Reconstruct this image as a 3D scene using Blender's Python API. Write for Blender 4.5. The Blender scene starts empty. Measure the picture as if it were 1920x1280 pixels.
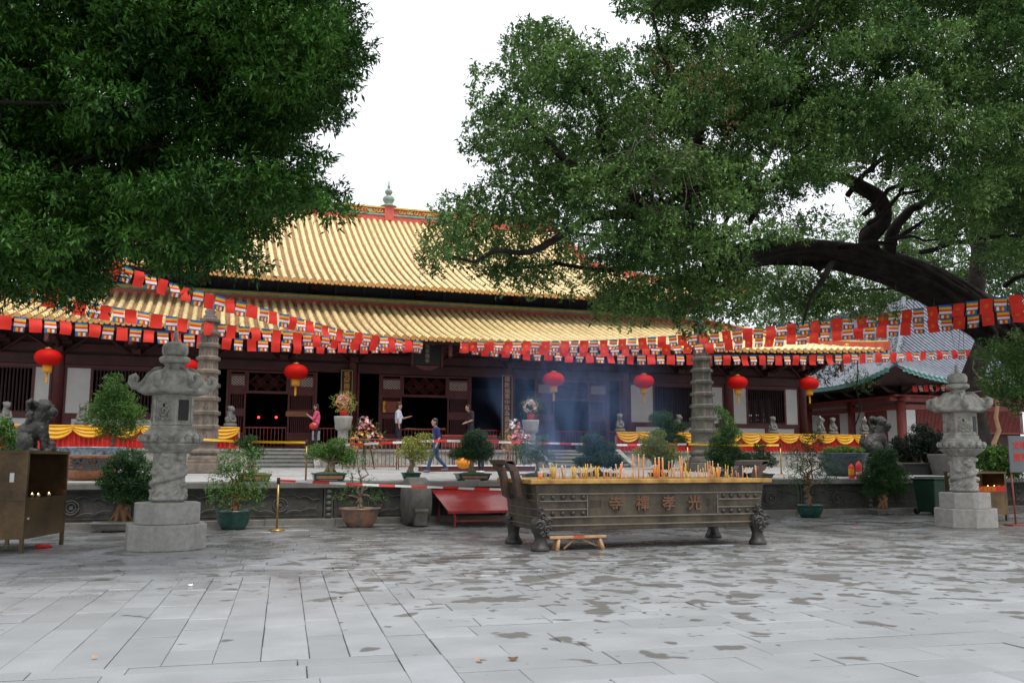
import bpy, math, random
import numpy as np
from mathutils import Vector, Matrix, noise as mnoise

S = bpy.context.scene
COL = S.collection
rnd = random.Random(7)
R_ = math.radians

# ------------------------------------------------------------------ camera
F_PX, PITCH, YAW, ROLL, EYE = 1692.0, .1319, .3202, .0011, 1.5
_cy, _sy, _cp, _sp = math.cos(YAW), math.sin(YAW), math.cos(PITCH), math.sin(PITCH)
FW = Vector((_sy * _cp, _cy * _cp, _sp))
_rt = Vector((_cy, -_sy, 0))
_up = _rt.cross(FW)
RT = math.cos(ROLL) * _rt + math.sin(ROLL) * _up
UP = -math.sin(ROLL) * _rt + math.cos(ROLL) * _up
cam = bpy.data.cameras.new('camera')
cam.sensor_width = 36
cam.lens = F_PX / 1920 * 36
cam.clip_end = 2000
camo = bpy.data.objects.new('camera', cam)
COL.objects.link(camo)
camo.matrix_world = Matrix(((RT.x, UP.x, -FW.x, 0), (RT.y, UP.y, -FW.y, 0), (RT.z, UP.z, -FW.z, EYE), (0, 0, 0, 1)))
S.camera = camo

# ------------------------------------------------------------------ sky and light (bright overcast)
W = bpy.data.worlds.new('World')
S.world = W
W.use_nodes = True
nt = W.node_tree
nt.nodes.clear()
out = nt.nodes.new('ShaderNodeOutputWorld')
bg = nt.nodes.new('ShaderNodeBackground')
sky = nt.nodes.new('ShaderNodeTexSky')
sky.sky_type = 'NISHITA'
sky.sun_disc = False
SUN_EL, SUN_AZ = R_(66), R_(165)      # azimuth of the sun measured clockwise from +Y: high, behind the camera on the right
sky.sun_elevation = SUN_EL
sky.sun_rotation = SUN_AZ
mix = nt.nodes.new('ShaderNodeMix')
mix.data_type = 'RGBA'
mix.inputs[0].default_value = .93      # a thick white cloud deck over the blue
mix.inputs[7].default_value = (10.3, 10.6, 11.0, 1)
nt.links.new(sky.outputs[0], mix.inputs[6])
nt.links.new(mix.outputs[2], bg.inputs[0])
bg.inputs[1].default_value = .1
nt.links.new(bg.outputs[0], out.inputs[0])
sun = bpy.data.lights.new('sun', 'SUN')
sun.energy = 2.3
sun.angle = R_(26)
sun.color = (1, .96, .9)
suno = bpy.data.objects.new('sun', sun)
COL.objects.link(suno)
sd = Vector((math.sin(SUN_AZ) * math.cos(SUN_EL), math.cos(SUN_AZ) * math.cos(SUN_EL), math.sin(SUN_EL)))
suno.rotation_euler = (-sd).to_track_quat('-Z', 'Y').to_euler()
vs = S.view_settings
vs.view_transform = 'Standard'
vs.look = 'None'
vs.exposure = .32
vs.gamma = 1
vs.use_curve_mapping = False
S.render.engine = 'CYCLES'
S.cycles.max_bounces = 6
S.cycles.diffuse_bounces = 3
S.cycles.glossy_bounces = 2
S.cycles.transmission_bounces = 3
S.cycles.volume_bounces = 1
S.cycles.transparent_max_bounces = 6
S.cycles.volume_step_rate = 4
S.cycles.use_adaptive_sampling = True


def at(x, y, Y=None, Z=None, D=None):
    """the point that the photograph's pixel (x, y) shows at depth Y, at height Z or at distance D"""
    d = FW + RT * ((x - 960) / F_PX) - UP * ((y - 640) / F_PX)
    t = Y / d.y if Y is not None else ((Z - EYE) / d.z if Z is not None else D)
    p = d * t
    p.z += EYE
    return p


# ------------------------------------------------------------------ materials
MATS = {}


def N(nt, kind, **kw):
    n = nt.nodes.new(kind)
    for k, v in kw.items():
        setattr(n, k, v)
    return n


def mat(name, col, rough=.7, var=.25, scale=3, bump=.0, bscale=30, metal=0, col2=None, island=0, objrnd=0, emit=None, trans=0, spec=.5, thr=(.35, .65), detail=5, world=False, streak=0):
    if name in MATS:
        return MATS[name]
    m = bpy.data.materials.new(name)
    m.use_nodes = True
    t = m.node_tree
    p = t.nodes['Principled BSDF']
    L = t.links.new
    p.inputs['Roughness'].default_value = rough
    p.inputs['Metallic'].default_value = metal
    p.inputs['Specular IOR Level'].default_value = spec
    c2 = col2 or tuple(max(0, c * (1 - var)) for c in col)
    co = N(t, 'ShaderNodeNewGeometry') if world else N(t, 'ShaderNodeTexCoord')
    cout = co.outputs['Position'] if world else co.outputs['Object']
    nz = N(t, 'ShaderNodeTexNoise')
    nz.inputs['Scale'].default_value = scale
    nz.inputs['Detail'].default_value = detail
    nz.inputs['Roughness'].default_value = .65
    L(cout, nz.inputs['Vector'])
    mr = N(t, 'ShaderNodeMapRange')
    mr.inputs[1].default_value, mr.inputs[2].default_value = thr
    L(nz.outputs[0], mr.inputs[0])
    mx = N(t, 'ShaderNodeMix', data_type='RGBA')
    mx.inputs[6].default_value = (*c2, 1)
    mx.inputs[7].default_value = (*col, 1)
    L(mr.outputs[0], mx.inputs[0])
    last = mx.outputs[2]
    for amount, src in ((island, 'i'), (objrnd, 'o')):
        if amount:
            g = N(t, 'ShaderNodeNewGeometry') if src == 'i' else N(t, 'ShaderNodeObjectInfo')
            o = g.outputs['Random Per Island'] if src == 'i' else g.outputs['Random']
            r2 = N(t, 'ShaderNodeMapRange')
            r2.inputs[3].default_value, r2.inputs[4].default_value = 1 - amount, 1 + amount
            L(o, r2.inputs[0])
            v = N(t, 'ShaderNodeVectorMath', operation='SCALE')
            L(last, v.inputs[0])
            L(r2.outputs[0], v.inputs[3])
            last = v.outputs[0]
    L(last, p.inputs['Base Color'])
    if streak:
        mp = N(t, 'ShaderNodeMapping')
        mp.inputs['Scale'].default_value = (3.5, 3.5, .8)
        L(cout, mp.inputs[0])
        n3 = N(t, 'ShaderNodeTexNoise')
        n3.inputs['Scale'].default_value = 1.0
        n3.inputs['Detail'].default_value = 6
        L(mp.outputs[0], n3.inputs['Vector'])
        r3 = N(t, 'ShaderNodeMapRange')
        r3.inputs[1].default_value, r3.inputs[2].default_value = .46, .66
        r3.inputs[3].default_value, r3.inputs[4].default_value = 1, 1 - streak
        L(n3.outputs[0], r3.inputs[0])
        v3 = N(t, 'ShaderNodeVectorMath', operation='SCALE')
        L(last, v3.inputs[0])
        L(r3.outputs[0], v3.inputs[3])
        L(v3.outputs[0], p.inputs['Base Color'])
    if bump:
        n2 = N(t, 'ShaderNodeTexNoise')
        n2.inputs['Scale'].default_value = bscale
        n2.inputs['Detail'].default_value = 4
        L(cout, n2.inputs['Vector'])
        b = N(t, 'ShaderNodeBump')
        b.inputs['Strength'].default_value = bump
        b.inputs['Distance'].default_value = .02
        L(n2.outputs[0], b.inputs['Height'])
        L(b.outputs[0], p.inputs['Normal'])
    if emit:
        p.inputs['Emission Color'].default_value = (*emit[0], 1)
        p.inputs['Emission Strength'].default_value = emit[1]
    if trans:
        o = t.nodes['Material Output']
        tr = N(t, 'ShaderNodeBsdfTranslucent')
        L(last, tr.inputs[0])
        ms = N(t, 'ShaderNodeMixShader')
        ms.inputs[0].default_value = trans
        L(p.outputs[0], ms.inputs[1])
        L(tr.outputs[0], ms.inputs[2])
        L(ms.outputs[0], o.inputs[0])
    MATS[name] = m
    return m


M_TUBE = mat('yellow_tile', (.84, .66, .33), .38, .28, 1.6, .2, 14, objrnd=.08, island=.09, world=True, col2=(.68, .5, .24), thr=(.25, .55))
M_PAN = mat('pan_tile', (.44, .28, .15), .75, .4, 9, .3, 20, world=True, col2=(.24, .14, .07))
M_CAP = mat('tile_end', (.55, .29, .08), .5, .3, 20, world=True)
M_WOOD = mat('oxblood_wood', (.115, .022, .02), .55, .35, 3, .15, 25, world=True)
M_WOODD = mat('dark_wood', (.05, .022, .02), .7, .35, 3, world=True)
M_BEAM = mat('beam_wood', (.075, .024, .022), .65, .4, 2, .2, 20, world=True)
M_BLUE = mat('blue_black_wood', (.03, .04, .085), .6, .3, 4, world=True)
M_RED = mat('red_band', (.58, .1, .07), .6, .3, 3, world=True)
M_YEL = mat('ochre_band', (.62, .42, .1), .6, .3, 5, world=True)
M_TEAL = mat('teal_band', (.16, .40, .36), .6, .35, 5, world=True)
M_GOLD = mat('gold_relief', (.68, .4, .08), .45, .4, 12, world=True)
M_WHITE = mat('white_plaster', (.66, .66, .64), .8, .12, 2, .1, 30, world=True)
M_SHELL = mat('pale_shell_pane', (.8, .72, .62), .4, .3, 20, world=True)
M_STONE = mat('grey_granite', (.43, .41, .36), .8, .35, 6, .6, 45, world=True, col2=(.21, .21, .19), streak=0.25)
M_STONEP = mat('pale_plinth_granite', (.36, .35, .325), .8, .25, 9, .35, 80, world=True, col2=(.27, .26, .24), streak=0.15)
M_TAN = mat('tan_pagoda_stone', (.25, .19, .145), .8, .35, 3, .4, 40, world=True, col2=(.13, .115, .1), streak=.42)
M_TANG = mat('weathered_pagoda_stone', (.16, .145, .115), .8, .35, 3, .4, 40, world=True, col2=(.09, .09, .08), streak=.42)
M_WALL = mat('mossy_dark_stone', (.08, .076, .066), .7, .4, 2.5, .5, 35, world=True, col2=(.032, .032, .028), streak=0.3)
M_WALLR = mat('worn_dark_relief', (.1, .096, .085), .65, .4, 6, .4, 45, world=True, col2=(.07, .07, .06))
M_CAPST = mat('terrace_cap_stone', (.19, .18, .16), .7, .35, 3, .3, 50, world=True, objrnd=.12)
M_STEP = mat('step_stone', (.3, .3, .28), .7, .3, 4, .3, 40, world=True)
M_LION = mat('black_stone', (.021, .02, .019), .55, .45, 10, .4, 40)
M_LIONG = mat('grey_lion_stone', (.15, .145, .13), .75, .4, 14, .3, 60)
M_BRONZE = mat('patinated_bronze', (.12, .09, .058), .5, .35, 4, .25, 30, metal=.35, col2=(.055, .05, .038), streak=.42)
M_BRONZED = mat('dark_bronze', (.06, .055, .05), .45, .4, 6, .3, 30, metal=.4)
M_BRONZEB = mat('rubbed_bronze', (.17, .085, .05), .45, .3, 8, .2, 40, metal=.4)
M_BRASS = mat('brass', (.45, .28, .08), .32, .3, 6, metal=.75)
M_RIM = mat('worn_brass_rim', (.50, .29, .08), .42, .3, 7, .2, 60, metal=.3, col2=(.33, .18, .05), streak=.42)
M_ASH = mat('ash', (.5, .45, .38), .95, .3, 30, .5, 60)
M_LANT = mat('red_lantern_silk', (.6, .008, .005), .6, .15, 4, trans=.2, spec=.15)
M_TASSEL = mat('yellow_tassel', (.75, .34, .02), .7, .3, 20)
M_DRAPEY = mat('yellow_satin', (.8, .42, .02), .35, .2, 4, trans=.1)
M_DRAPER = mat('red_cloth', (.62, .02, .012), .65, .3, 5, trans=.15)
M_FR = mat('flag_red', (.78, .035, .02), .7, .1, 5, trans=.3)
M_FB = mat('flag_blue', (.01, .16, .5), .7, .1, 5, trans=.3)
M_FY = mat('flag_yellow', (.8, .42, .01), .7, .1, 5, trans=.3)
M_FW = mat('flag_white', (.75, .74, .78), .7, .05, 5, trans=.3)
M_FO = mat('flag_brown', (.19, .08, .05), .7, .1, 5, trans=.3)
M_FG = mat('flag_emblem', (.8, .2, .01), .7, .1, 5)
M_CORD = mat('dark_cord', (.05, .04, .04), .8)
M_BARK = mat('banyan_bark', (.034, .029, .026), .95, .5, 3, 1.0, 22, world=True, col2=(.016, .013, .012), spec=.1)
M_BARKP = mat('pale_bark', (.25, .19, .13), .85, .4, 12, .6, 40)
M_BARKR = mat('rusty_bark', (.24, .12, .06), .85, .4, 12, .6, 40)
M_POTG = mat('green_glaze', (.012, .07, .052), .22, .3, 6, spec=.6)
M_POTB = mat('blue_glaze', (.06, .1, .13), .3, .6, 14, col2=(.015, .03, .045))
M_POTO = mat('terracotta_glaze', (.42, .17, .08), .45, .35, 10)
M_SOIL = mat('soil', (.05, .035, .025), .95, .4, 30, .6, 60)
M_MOSS = mat('moss', (.07, .11, .03), .95, .4, 30, .6, 60)
M_REDP = mat('red_paint', (.36, .025, .022), .25, .3, 5, .1, 20)
M_REDB = mat('bench_wood', (.5, .3, .16), .7, .35, 8, .3, 30)
M_CAB = mat('brassy_cabinet', (.2, .13, .06), .28, .45, 1.6, metal=.6, col2=(.08, .055, .035))
M_CABI = mat('cabinet_inside', (.42, .3, .2), .5, .4, 3, metal=.2)
M_SKIN = mat('skin', (.46, .25, .17), .6, .1, 5)
M_HAIR = mat('black_hair', (.012, .01, .01), .5, .2, 40)
M_INC = mat('incense_orange', (.75, .24, .05), .8, .2, 20)
M_INCY = mat('incense_ochre', (.62, .36, .05), .8, .2, 20)
M_INCR = mat('incense_pink_stick', (.5, .24, .15), .8, .2, 20)
M_ASHT = mat('incense_ash_tip', (.7, .68, .62), .9)
M_BLACK = mat('black_lacquer', (.012, .011, .012), .6, .2, 4)
M_GLYPH = mat('gold_leaf_lettering', (.62, .3, .05), .5, .2, 20)
M_PLA = mat('grey_board', (.12, .13, .14), .5, .15, 5)
M_BIN = mat('green_plastic_bin', (.015, .05, .03), .45, .25, 4)
M_PLANTER = mat('grey_planter', (.16, .15, .145), .7, .3, 4, .2, 30)
M_TILEG = mat('grey_roof_tile', (.21, .23, .28), .55, .4, 4, .3, 20, world=True)
M_TAPEY = mat('yellow_belt', (.8, .45, .01), .5, .1, 4)
M_TAPER = mat('tape_red', (.7, .03, .02), .4, .1, 4)
M_TAPEW = mat('tape_white', (.75, .73, .72), .4, .1, 4)
M_REDW = mat('side_hall_red_wood', (.27, .055, .045), .6, .3, 3, world=True)


def leafmat(name, c1, c2, trans=.22, rough=.5):
    return mat(name, c1, rough, scale=.8, col2=c2, island=.5, trans=trans, world=True, spec=.2)


L_LEFT = leafmat('dark_ficus_leaf', (.062, .165, .02), (.008, .036, .007), .1)  # besides leaf variety, bright and near-black tones paint in highlights and crown shading
L_RIGHT = leafmat('banyan_leaf', (.17, .28, .08), (.035, .1, .026), .18)
L_FAR = leafmat('pale_far_leaf', (.14, .23, .08), (.05, .11, .035), .3)
L_FARD = leafmat('far_dark_leaf', (.05, .1, .03), (.03, .06, .02), .3)
L_BON = leafmat('bonsai_leaf', (.12, .23, .05), (.05, .13, .03))
L_BOND = leafmat('dark_bonsai_leaf', (.06, .14, .04), (.018, .055, .018))
L_BONY = leafmat('yellow_green_leaf', (.36, .4, .1), (.22, .28, .06))
L_DEAD = leafmat('dry_leaf', (.24, .13, .06), (.14, .12, .05))


# ground: damp granite with dark stains and a thin film of water
def ground_mat():
    m = bpy.data.materials.new('damp_granite_paving')
    m.use_nodes = True
    t = m.node_tree
    L = t.links.new
    p = t.nodes['Principled BSDF']
    g = N(t, 'ShaderNodeNewGeometry')
    oi = N(t, 'ShaderNodeObjectInfo')

    def noise(sc, det=4, r=.5, vec=None, dist=0):
        n = N(t, 'ShaderNodeTexNoise')
        n.inputs['Scale'].default_value = sc
        n.inputs['Detail'].default_value = det
        n.inputs['Roughness'].default_value = r
        n.inputs['Distortion'].default_value = dist
        L(vec or g.outputs['Position'], n.inputs['Vector'])
        return n.outputs[0]

    def rng(src, a, b, c=0, d=1):
        n = N(t, 'ShaderNodeMapRange')
        n.inputs[1].default_value, n.inputs[2].default_value = a, b
        n.inputs[3].default_value, n.inputs[4].default_value = c, d
        L(src, n.inputs[0])
        return n.outputs[0]

    def math_(op, a, b):
        n = N(t, 'ShaderNodeMath', operation=op)
        for i, v in enumerate((a, b)):
            if isinstance(v, (int, float)):
                n.inputs[i].default_value = v
            else:
                L(v, n.inputs[i])
        return n.outputs[0]

    def mixc(f, a, b):
        n = N(t, 'ShaderNodeMix', data_type='RGBA')
        if isinstance(f, (int, float)):
            n.inputs[0].default_value = f
        else:
            L(f, n.inputs[0])
        for i, v in ((6, a), (7, b)):
            if isinstance(v, tuple):
                n.inputs[i].default_value = (*v, 1)
            else:
                L(v, n.inputs[i])
        return n.outputs[2]
    sx = N(t, 'ShaderNodeSeparateXYZ')
    L(g.outputs['Position'], sx.inputs[0])
    base = mixc(rng(noise(1.3), .35, .65), (.262, .275, .29), (.345, .36, .38))
    base = mixc(rng(noise(60, 2), .35, .7), mixc(.16, base, (.12, .12, .12)), base)
    per = math_('MULTIPLY', oi.outputs['Random'], 1.0)
    base = mixc(math_('MULTIPLY', per, .65), base, (.2, .21, .215))
    # damp stains: more of them to the right and around the burner
    side = rng(sx.outputs[0], -.5, 3.5, .0, .13)
    near = rng(sx.outputs[1], 6.2, 9.5, -.10, .0)
    dens = math_('ADD', math_('ADD', side, near), rng(sx.outputs[1], 9, 12, 0, .03))
    n1 = noise(1.9, 3, .42, dist=.3)
    st = rng(math_('ADD', n1, math_('MULTIPLY', dens, .9)), .68, .71)
    n2 = noise(5.5, 2, .4, dist=.3)
    st2 = rng(math_('ADD', n2, dens), .735, .76)
    stain = math_('MAXIMUM', st, st2)
    # band of soaked stone in front of the terrace
    far = rng(math_('ADD', math_('ADD', sx.outputs[1], math_('MULTIPLY', sx.outputs[0], .16)), math_('MULTIPLY', noise(.5, 3), 6)), 17.8, 21.5)
    wetn = rng(noise(.8, 4), .4, .6)
    soaked = math_('MULTIPLY', far, rng(noise(1.1, 4, .6, dist=.4), .38, .58, .25, 1))
    tot = math_('MAXIMUM', math_('MULTIPLY', stain, .82), math_('MULTIPLY', soaked, .85))
    col = mixc(tot, base, (.075, .07, .06))
    rust = math_('MULTIPLY', tot, rng(noise(2.2, 4), .55, .7, 0, .35))
    col = mixc(rust, col, (.13, .05, .035))
    L(col, p.inputs['Base Color'])
    film = math_('MULTIPLY', rng(sx.outputs[1], 8, 12), rng(noise(.9, 5, .6, dist=.5), .36, .56))
    ro = rng(film, 0, 1, .6, .16)
    ro = math_('ADD', ro, math_('MULTIPLY', noise(25, 2), .08))
    L(ro, p.inputs['Roughness'])
    b = N(t, 'ShaderNodeBump')
    b.inputs['Strength'].default_value = .35
    b.inputs['Distance'].default_value = .006
    L(noise(70, 3), b.inputs['Height'])
    b2 = N(t, 'ShaderNodeBump')
    b2.inputs['Strength'].default_value = .3
    b2.inputs['Distance'].default_value = .01
    L(noise(4, 3), b2.inputs['Height'])
    L(b.outputs[0], b2.inputs['Normal'])
    L(b2.outputs[0], p.inputs['Normal'])
    return m


M_GROUND = ground_mat()
M_JOINT = mat('paving_joint', (.085, .085, .075), .9, .3, 8, world=True)
M_TERR = mat('terrace_floor_stone', (.4, .4, .39), .5, .2, 1.5, .2, 40, world=True, col2=(.3, .3, .29))


# ------------------------------------------------------------------ mesh helpers
class MB:
    def __init__(self):
        self.v, self.f, self.m, self.s = [], [], [], []

    def add(self, vs, fs, m=0, smooth=False):
        o = len(self.v)
        self.v.extend(tuple(v) for v in vs)
        for f in fs:
            self.f.append(tuple(i + o for i in f))
            self.m.append(m)
            self.s.append(smooth)
        return self

    def box(self, c, s, rz=0, m=0, taper=1):
        hx, hy, hz = s[0] / 2, s[1] / 2, s[2] / 2
        vs = []
        for z, k in ((-hz, 1), (hz, taper)):
            for x, y in ((-hx, -hy), (hx, -hy), (hx, hy), (-hx, hy)):
                x, y = x * k, y * k
                vs.append((c[0] + x * math.cos(rz) - y * math.sin(rz), c[1] + x * math.sin(rz) + y * math.cos(rz), c[2] + z))
        return self.add(vs, [(3, 2, 1, 0), (4, 5, 6, 7), (0, 1, 5, 4), (1, 2, 6, 5), (2, 3, 7, 6), (3, 0, 4, 7)], m)

    def b2(self, x0, x1, y0, y1, z0, z1, m=0):
        return self.box(((x0 + x1) / 2, (y0 + y1) / 2, (z0 + z1) / 2), (abs(x1 - x0), abs(y1 - y0), abs(z1 - z0)), 0, m)

    def lathe(self, prof, n=24, c=(0, 0, 0), ph=0, m=0, smooth=True, lobes=0, amp=0, sx=1, sy=1, cap=True):
        vs, fs = [], []
        for r, z in prof:
            for i in range(n):
                a = ph + 2 * math.pi * i / n
                rr = r * (1 + amp * abs(math.cos(a * lobes / 2))) if lobes else r
                vs.append((c[0] + rr * math.cos(a) * sx, c[1] + rr * math.sin(a) * sy, c[2] + z))
        for j in range(len(prof) - 1):
            for i in range(n):
                k = (i + 1) % n
                fs.append((j * n + i, j * n + k, (j + 1) * n + k, (j + 1) * n + i))
        self.add(vs, fs, m, smooth)
        if cap:
            o = len(self.v) - len(vs)
            self.f.append(tuple(o + i for i in reversed(range(n))))
            self.f.append(tuple(o + (len(prof) - 1) * n + i for i in range(n)))
            self.m += [m, m]
            self.s += [False, False]
        return self

    def prism(self, poly, z0, z1, m=0):
        n = len(poly)
        vs = [(x, y, z0) for x, y in poly] + [(x, y, z1) for x, y in poly]
        fs = [tuple(reversed(range(n))), tuple(range(n, 2 * n))] + [(i, (i + 1) % n, n + (i + 1) % n, n + i) for i in range(n)]
        return self.add(vs, fs, m)

    def extrude_yz(self, poly, x0, x1, m=0):
        n = len(poly)
        vs = [(x0, y, z) for y, z in poly] + [(x1, y, z) for y, z in poly]
        fs = [tuple(range(n)), tuple(reversed(range(n, 2 * n)))] + [(i, n + i, n + (i + 1) % n, (i + 1) % n) for i in range(n)]
        return self.add(vs, fs, m)

    def extrude_xz(self, poly, y0, y1, m=0):
        n = len(poly)
        vs = [(x, y0, z) for x, z in poly] + [(x, y1, z) for x, z in poly]
        fs = [tuple(range(n)), tuple(reversed(range(n, 2 * n)))] + [((i + 1) % n, i, n + i, n + (i + 1) % n) for i in range(n)]
        return self.add(vs, fs, m)

    def tube(self, pts, r, n=8, m=0, smooth=True, cap=True, flat=1):
        pts = [Vector(p) for p in pts]
        if not isinstance(r, (list, tuple)):
            r = [r] * len(pts)
        vs, fs = [], []
        prev = None
        for i, p in enumerate(pts):
            d = (pts[min(i + 1, len(pts) - 1)] - pts[max(i - 1, 0)])
            d = d.normalized() if d.length > 1e-9 else Vector((0, 0, 1))
            if prev is None:
                a = Vector((0, 0, 1)) if abs(d.z) < .9 else Vector((1, 0, 0))
                u = d.cross(a).normalized()
            else:
                u = (prev - d * prev.dot(d))
                u = u.normalized() if u.length > 1e-6 else d.orthogonal().normalized()
            prev = u
            w = d.cross(u)
            for k in range(n):
                t = 2 * math.pi * k / n
                vs.append(p + (u * math.cos(t) + w * math.sin(t) * flat) * r[i])
        for j in range(len(pts) - 1):
            for k in range(n):
                q = (k + 1) % n
                fs.append((j * n + k, j * n + q, (j + 1) * n + q, (j + 1) * n + k))
        if cap:
            fs += [tuple(reversed(range(n))), tuple((len(pts) - 1) * n + k for k in range(n))]
        return self.add(vs, fs, m, smooth)

    def ell(self, c, r, nu=12, nv=8, m=0, rz=0):
        if not isinstance(r, (list, tuple)):
            r = (r, r, r)
        vs, fs = [], []
        for j in range(nv + 1):
            t = math.pi * j / nv
            for i in range(nu):
                a = 2 * math.pi * i / nu
                x, y, z = r[0] * math.sin(t) * math.cos(a), r[1] * math.sin(t) * math.sin(a), -r[2] * math.cos(t)
                vs.append((c[0] + x * math.cos(rz) - y * math.sin(rz), c[1] + x * math.sin(rz) + y * math.cos(rz), c[2] + z))
        for j in range(nv):
            for i in range(nu):
                k = (i + 1) % nu
                fs.append((j * nu + i, j * nu + k, (j + 1) * nu + k, (j + 1) * nu + i))
        return self.add(vs, fs, m, True)

    def grid(self, fn, nu, nv, m=0, smooth=True):
        vs = [fn(i / nu, j / nv) for j in range(nv + 1) for i in range(nu + 1)]
        fs = [(j * (nu + 1) + i, j * (nu + 1) + i + 1, (j + 1) * (nu + 1) + i + 1, (j + 1) * (nu + 1) + i) for j in range(nv) for i in range(nu)]
        return self.add(vs, fs, m, smooth)

    def mesh(self, name, mats):
        me = bpy.data.meshes.new(name)
        me.from_pydata(self.v, [], self.f)
        for mm in (mats if isinstance(mats, (list, tuple)) else [mats]):
            me.materials.append(mm)
        me.polygons.foreach_set('material_index', self.m)
        me.polygons.foreach_set('use_smooth', self.s)
        return me

    def build(self, name, mats, parent=None, bevel=0, kind=None, loc=None, rz=0):
        return obj(name, self.mesh(name, mats), parent, bevel, kind, loc, rz)


def obj(name, me, parent=None, bevel=0, kind=None, loc=None, rz=0):
    o = bpy.data.objects.new(name, me)
    COL.objects.link(o)
    if parent:
        o.parent = parent
    if loc:
        o.location = loc
    if rz:
        o.rotation_euler.z = rz
    if bevel:
        b = o.modifiers.new('bevel', 'BEVEL')
        b.width = bevel
        b.segments = 2
        b.limit_method = 'ANGLE'
    if kind:
        o['kind'] = kind
    return o


def tag(o, label, cat, group=None):
    o['label'] = label
    o['category'] = cat
    if group:
        o['group'] = group
    return o


def thing(name, label, cat, loc=(0, 0, 0), rz=0, group=None):
    o = bpy.data.objects.new(name, None)
    COL.objects.link(o)
    o.location = loc
    o.rotation_euler.z = rz
    o.empty_display_size = .2
    return tag(o, label, cat, group)


def copy_tree(o, parent=None):
    c = o.copy()
    COL.objects.link(c)
    if parent:
        c.parent = parent
    for ch in list(o.children):
        copy_tree(ch, c)
    return c


def sculpt(caps, voxel=.02, smooth=2, disp=0, dscale=8, mats=None, name='body', ridged=False):
    """caps: (p0, r0, p1, r1) tapered capsules or (c, (rx, ry, rz)) ellipsoids, fused into one skin"""
    m = MB()
    for c in caps:
        if len(c) == 2:
            m.ell(c[0], c[1], 16, 12)
        else:
            p0, r0, p1, r1 = Vector(c[0]), c[1], Vector(c[2]), c[3]
            d = (p1 - p0)
            d = d.normalized() if d.length > 1e-6 else Vector((0, 0, 1))
            pts, rr = [], []
            for k in range(5):
                a = math.pi / 2 * (1 - k / 4)
                pts.append(p0 - d * r0 * math.sin(a) * .999)
                rr.append(max(1e-4, r0 * math.cos(a)))
            for k in range(5):
                a = math.pi / 2 * k / 4
                pts.append(p1 + d * r1 * math.sin(a) * .999)
                rr.append(max(1e-4, r1 * math.cos(a)))
            m.tube(pts, rr, 12)
    me = m.mesh(name, [])
    o = bpy.data.objects.new('tmp', me)
    COL.objects.link(o)
    r = o.modifiers.new('r', 'REMESH')
    r.mode = 'VOXEL'
    r.voxel_size = voxel
    if smooth:
        s = o.modifiers.new('s', 'SMOOTH')
        s.iterations = smooth
        s.factor = .6
    dg = bpy.context.evaluated_depsgraph_get()
    res = bpy.data.meshes.new_from_object(o.evaluated_get(dg))
    res.name = name
    bpy.data.objects.remove(o)
    if disp:
        ns = [v.normal.copy() for v in res.vertices]
        for v, n in zip(res.vertices, ns):
            q = mnoise.noise(v.co * dscale)
            if ridged:
                q = 1 - 3 * abs(q)
            v.co += n * disp * q
    res.materials.clear()
    for mm in (mats if isinstance(mats, (list, tuple)) else [mats]):
        res.materials.append(mm)
    res.polygons.foreach_set('use_smooth', [True] * len(res.polygons))
    return res


_TXT = {}


def text_mesh(s, size=1.0, depth=.01, m=None, vertical=False, bold=0, spacing=1.0):
    k = (s, size, depth, m.name, vertical, bold)
    if k in _TXT:
        return _TXT[k]
    cu = bpy.data.curves.new('lettering', 'FONT')
    cu.body = '\n'.join(s) if vertical else s
    cu.size = size
    cu.extrude = depth
    cu.offset = bold
    cu.resolution_u = 2
    cu.align_x = 'CENTER'
    cu.align_y = 'CENTER'
    cu.space_line = spacing
    if not vertical:
        cu.space_character = spacing
    o = bpy.data.objects.new('tmp', cu)
    COL.objects.link(o)
    dg = bpy.context.evaluated_depsgraph_get()
    me = bpy.data.meshes.new_from_object(o.evaluated_get(dg))
    bpy.data.objects.remove(o)
    me.name = 'lettering'
    me.materials.clear()
    me.materials.append(m)
    _TXT[k] = me
    return me


def text(s, loc, size, m, parent=None, depth=.01, vertical=False, bold=0, spacing=1.0, rz=0, name='lettering', tilt=0):
    o = bpy.data.objects.new(name, text_mesh(s, size, depth, m, vertical, bold, spacing))
    COL.objects.link(o)
    o.parent = parent
    o.location = loc
    o.rotation_euler = (R_(90) + tilt, 0, rz)
    return o


# ------------------------------------------------------------------ foliage
rng = np.random.default_rng(11)


def leaf_mesh(name, pos, dirs, ln, wd, m, updown=.45):
    n = len(pos)
    d = dirs / (np.linalg.norm(dirs, axis=1, keepdims=True) + 1e-9)
    nrm = np.array([0, 0, 1.0]) + rng.normal(0, updown, (n, 3))
    w = np.cross(d, nrm)
    w /= (np.linalg.norm(w, axis=1, keepdims=True) + 1e-9)
    nn = np.cross(w, d)
    ln = ln * rng.uniform(.55, 1.35, (n, 1))
    wd = wd * rng.uniform(.7, 1.2, (n, 1))
    v = np.empty((n, 4, 3))
    v[:, 0] = pos
    v[:, 1] = pos + d * ln * .45 + w * wd * .5 + nn * wd * .15
    v[:, 2] = pos + d * ln - nn * ln * .12
    v[:, 3] = pos + d * ln * .45 - w * wd * .5 + nn * wd * .15
    me = bpy.data.meshes.new(name)
    me.vertices.add(n * 4)
    me.vertices.foreach_set('co', v.reshape(-1).astype(np.float32))
    idx = (np.arange(n)[:, None] * 4 + np.array([0, 1, 2, 0, 2, 3])).reshape(-1)
    me.loops.add(n * 6)
    me.loops.foreach_set('vertex_index', idx.astype(np.int32))
    me.polygons.add(n * 2)
    me.polygons.foreach_set('loop_start', (np.arange(n * 2) * 3).astype(np.int32))
    me.materials.append(m)
    me.update()
    return me


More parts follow.
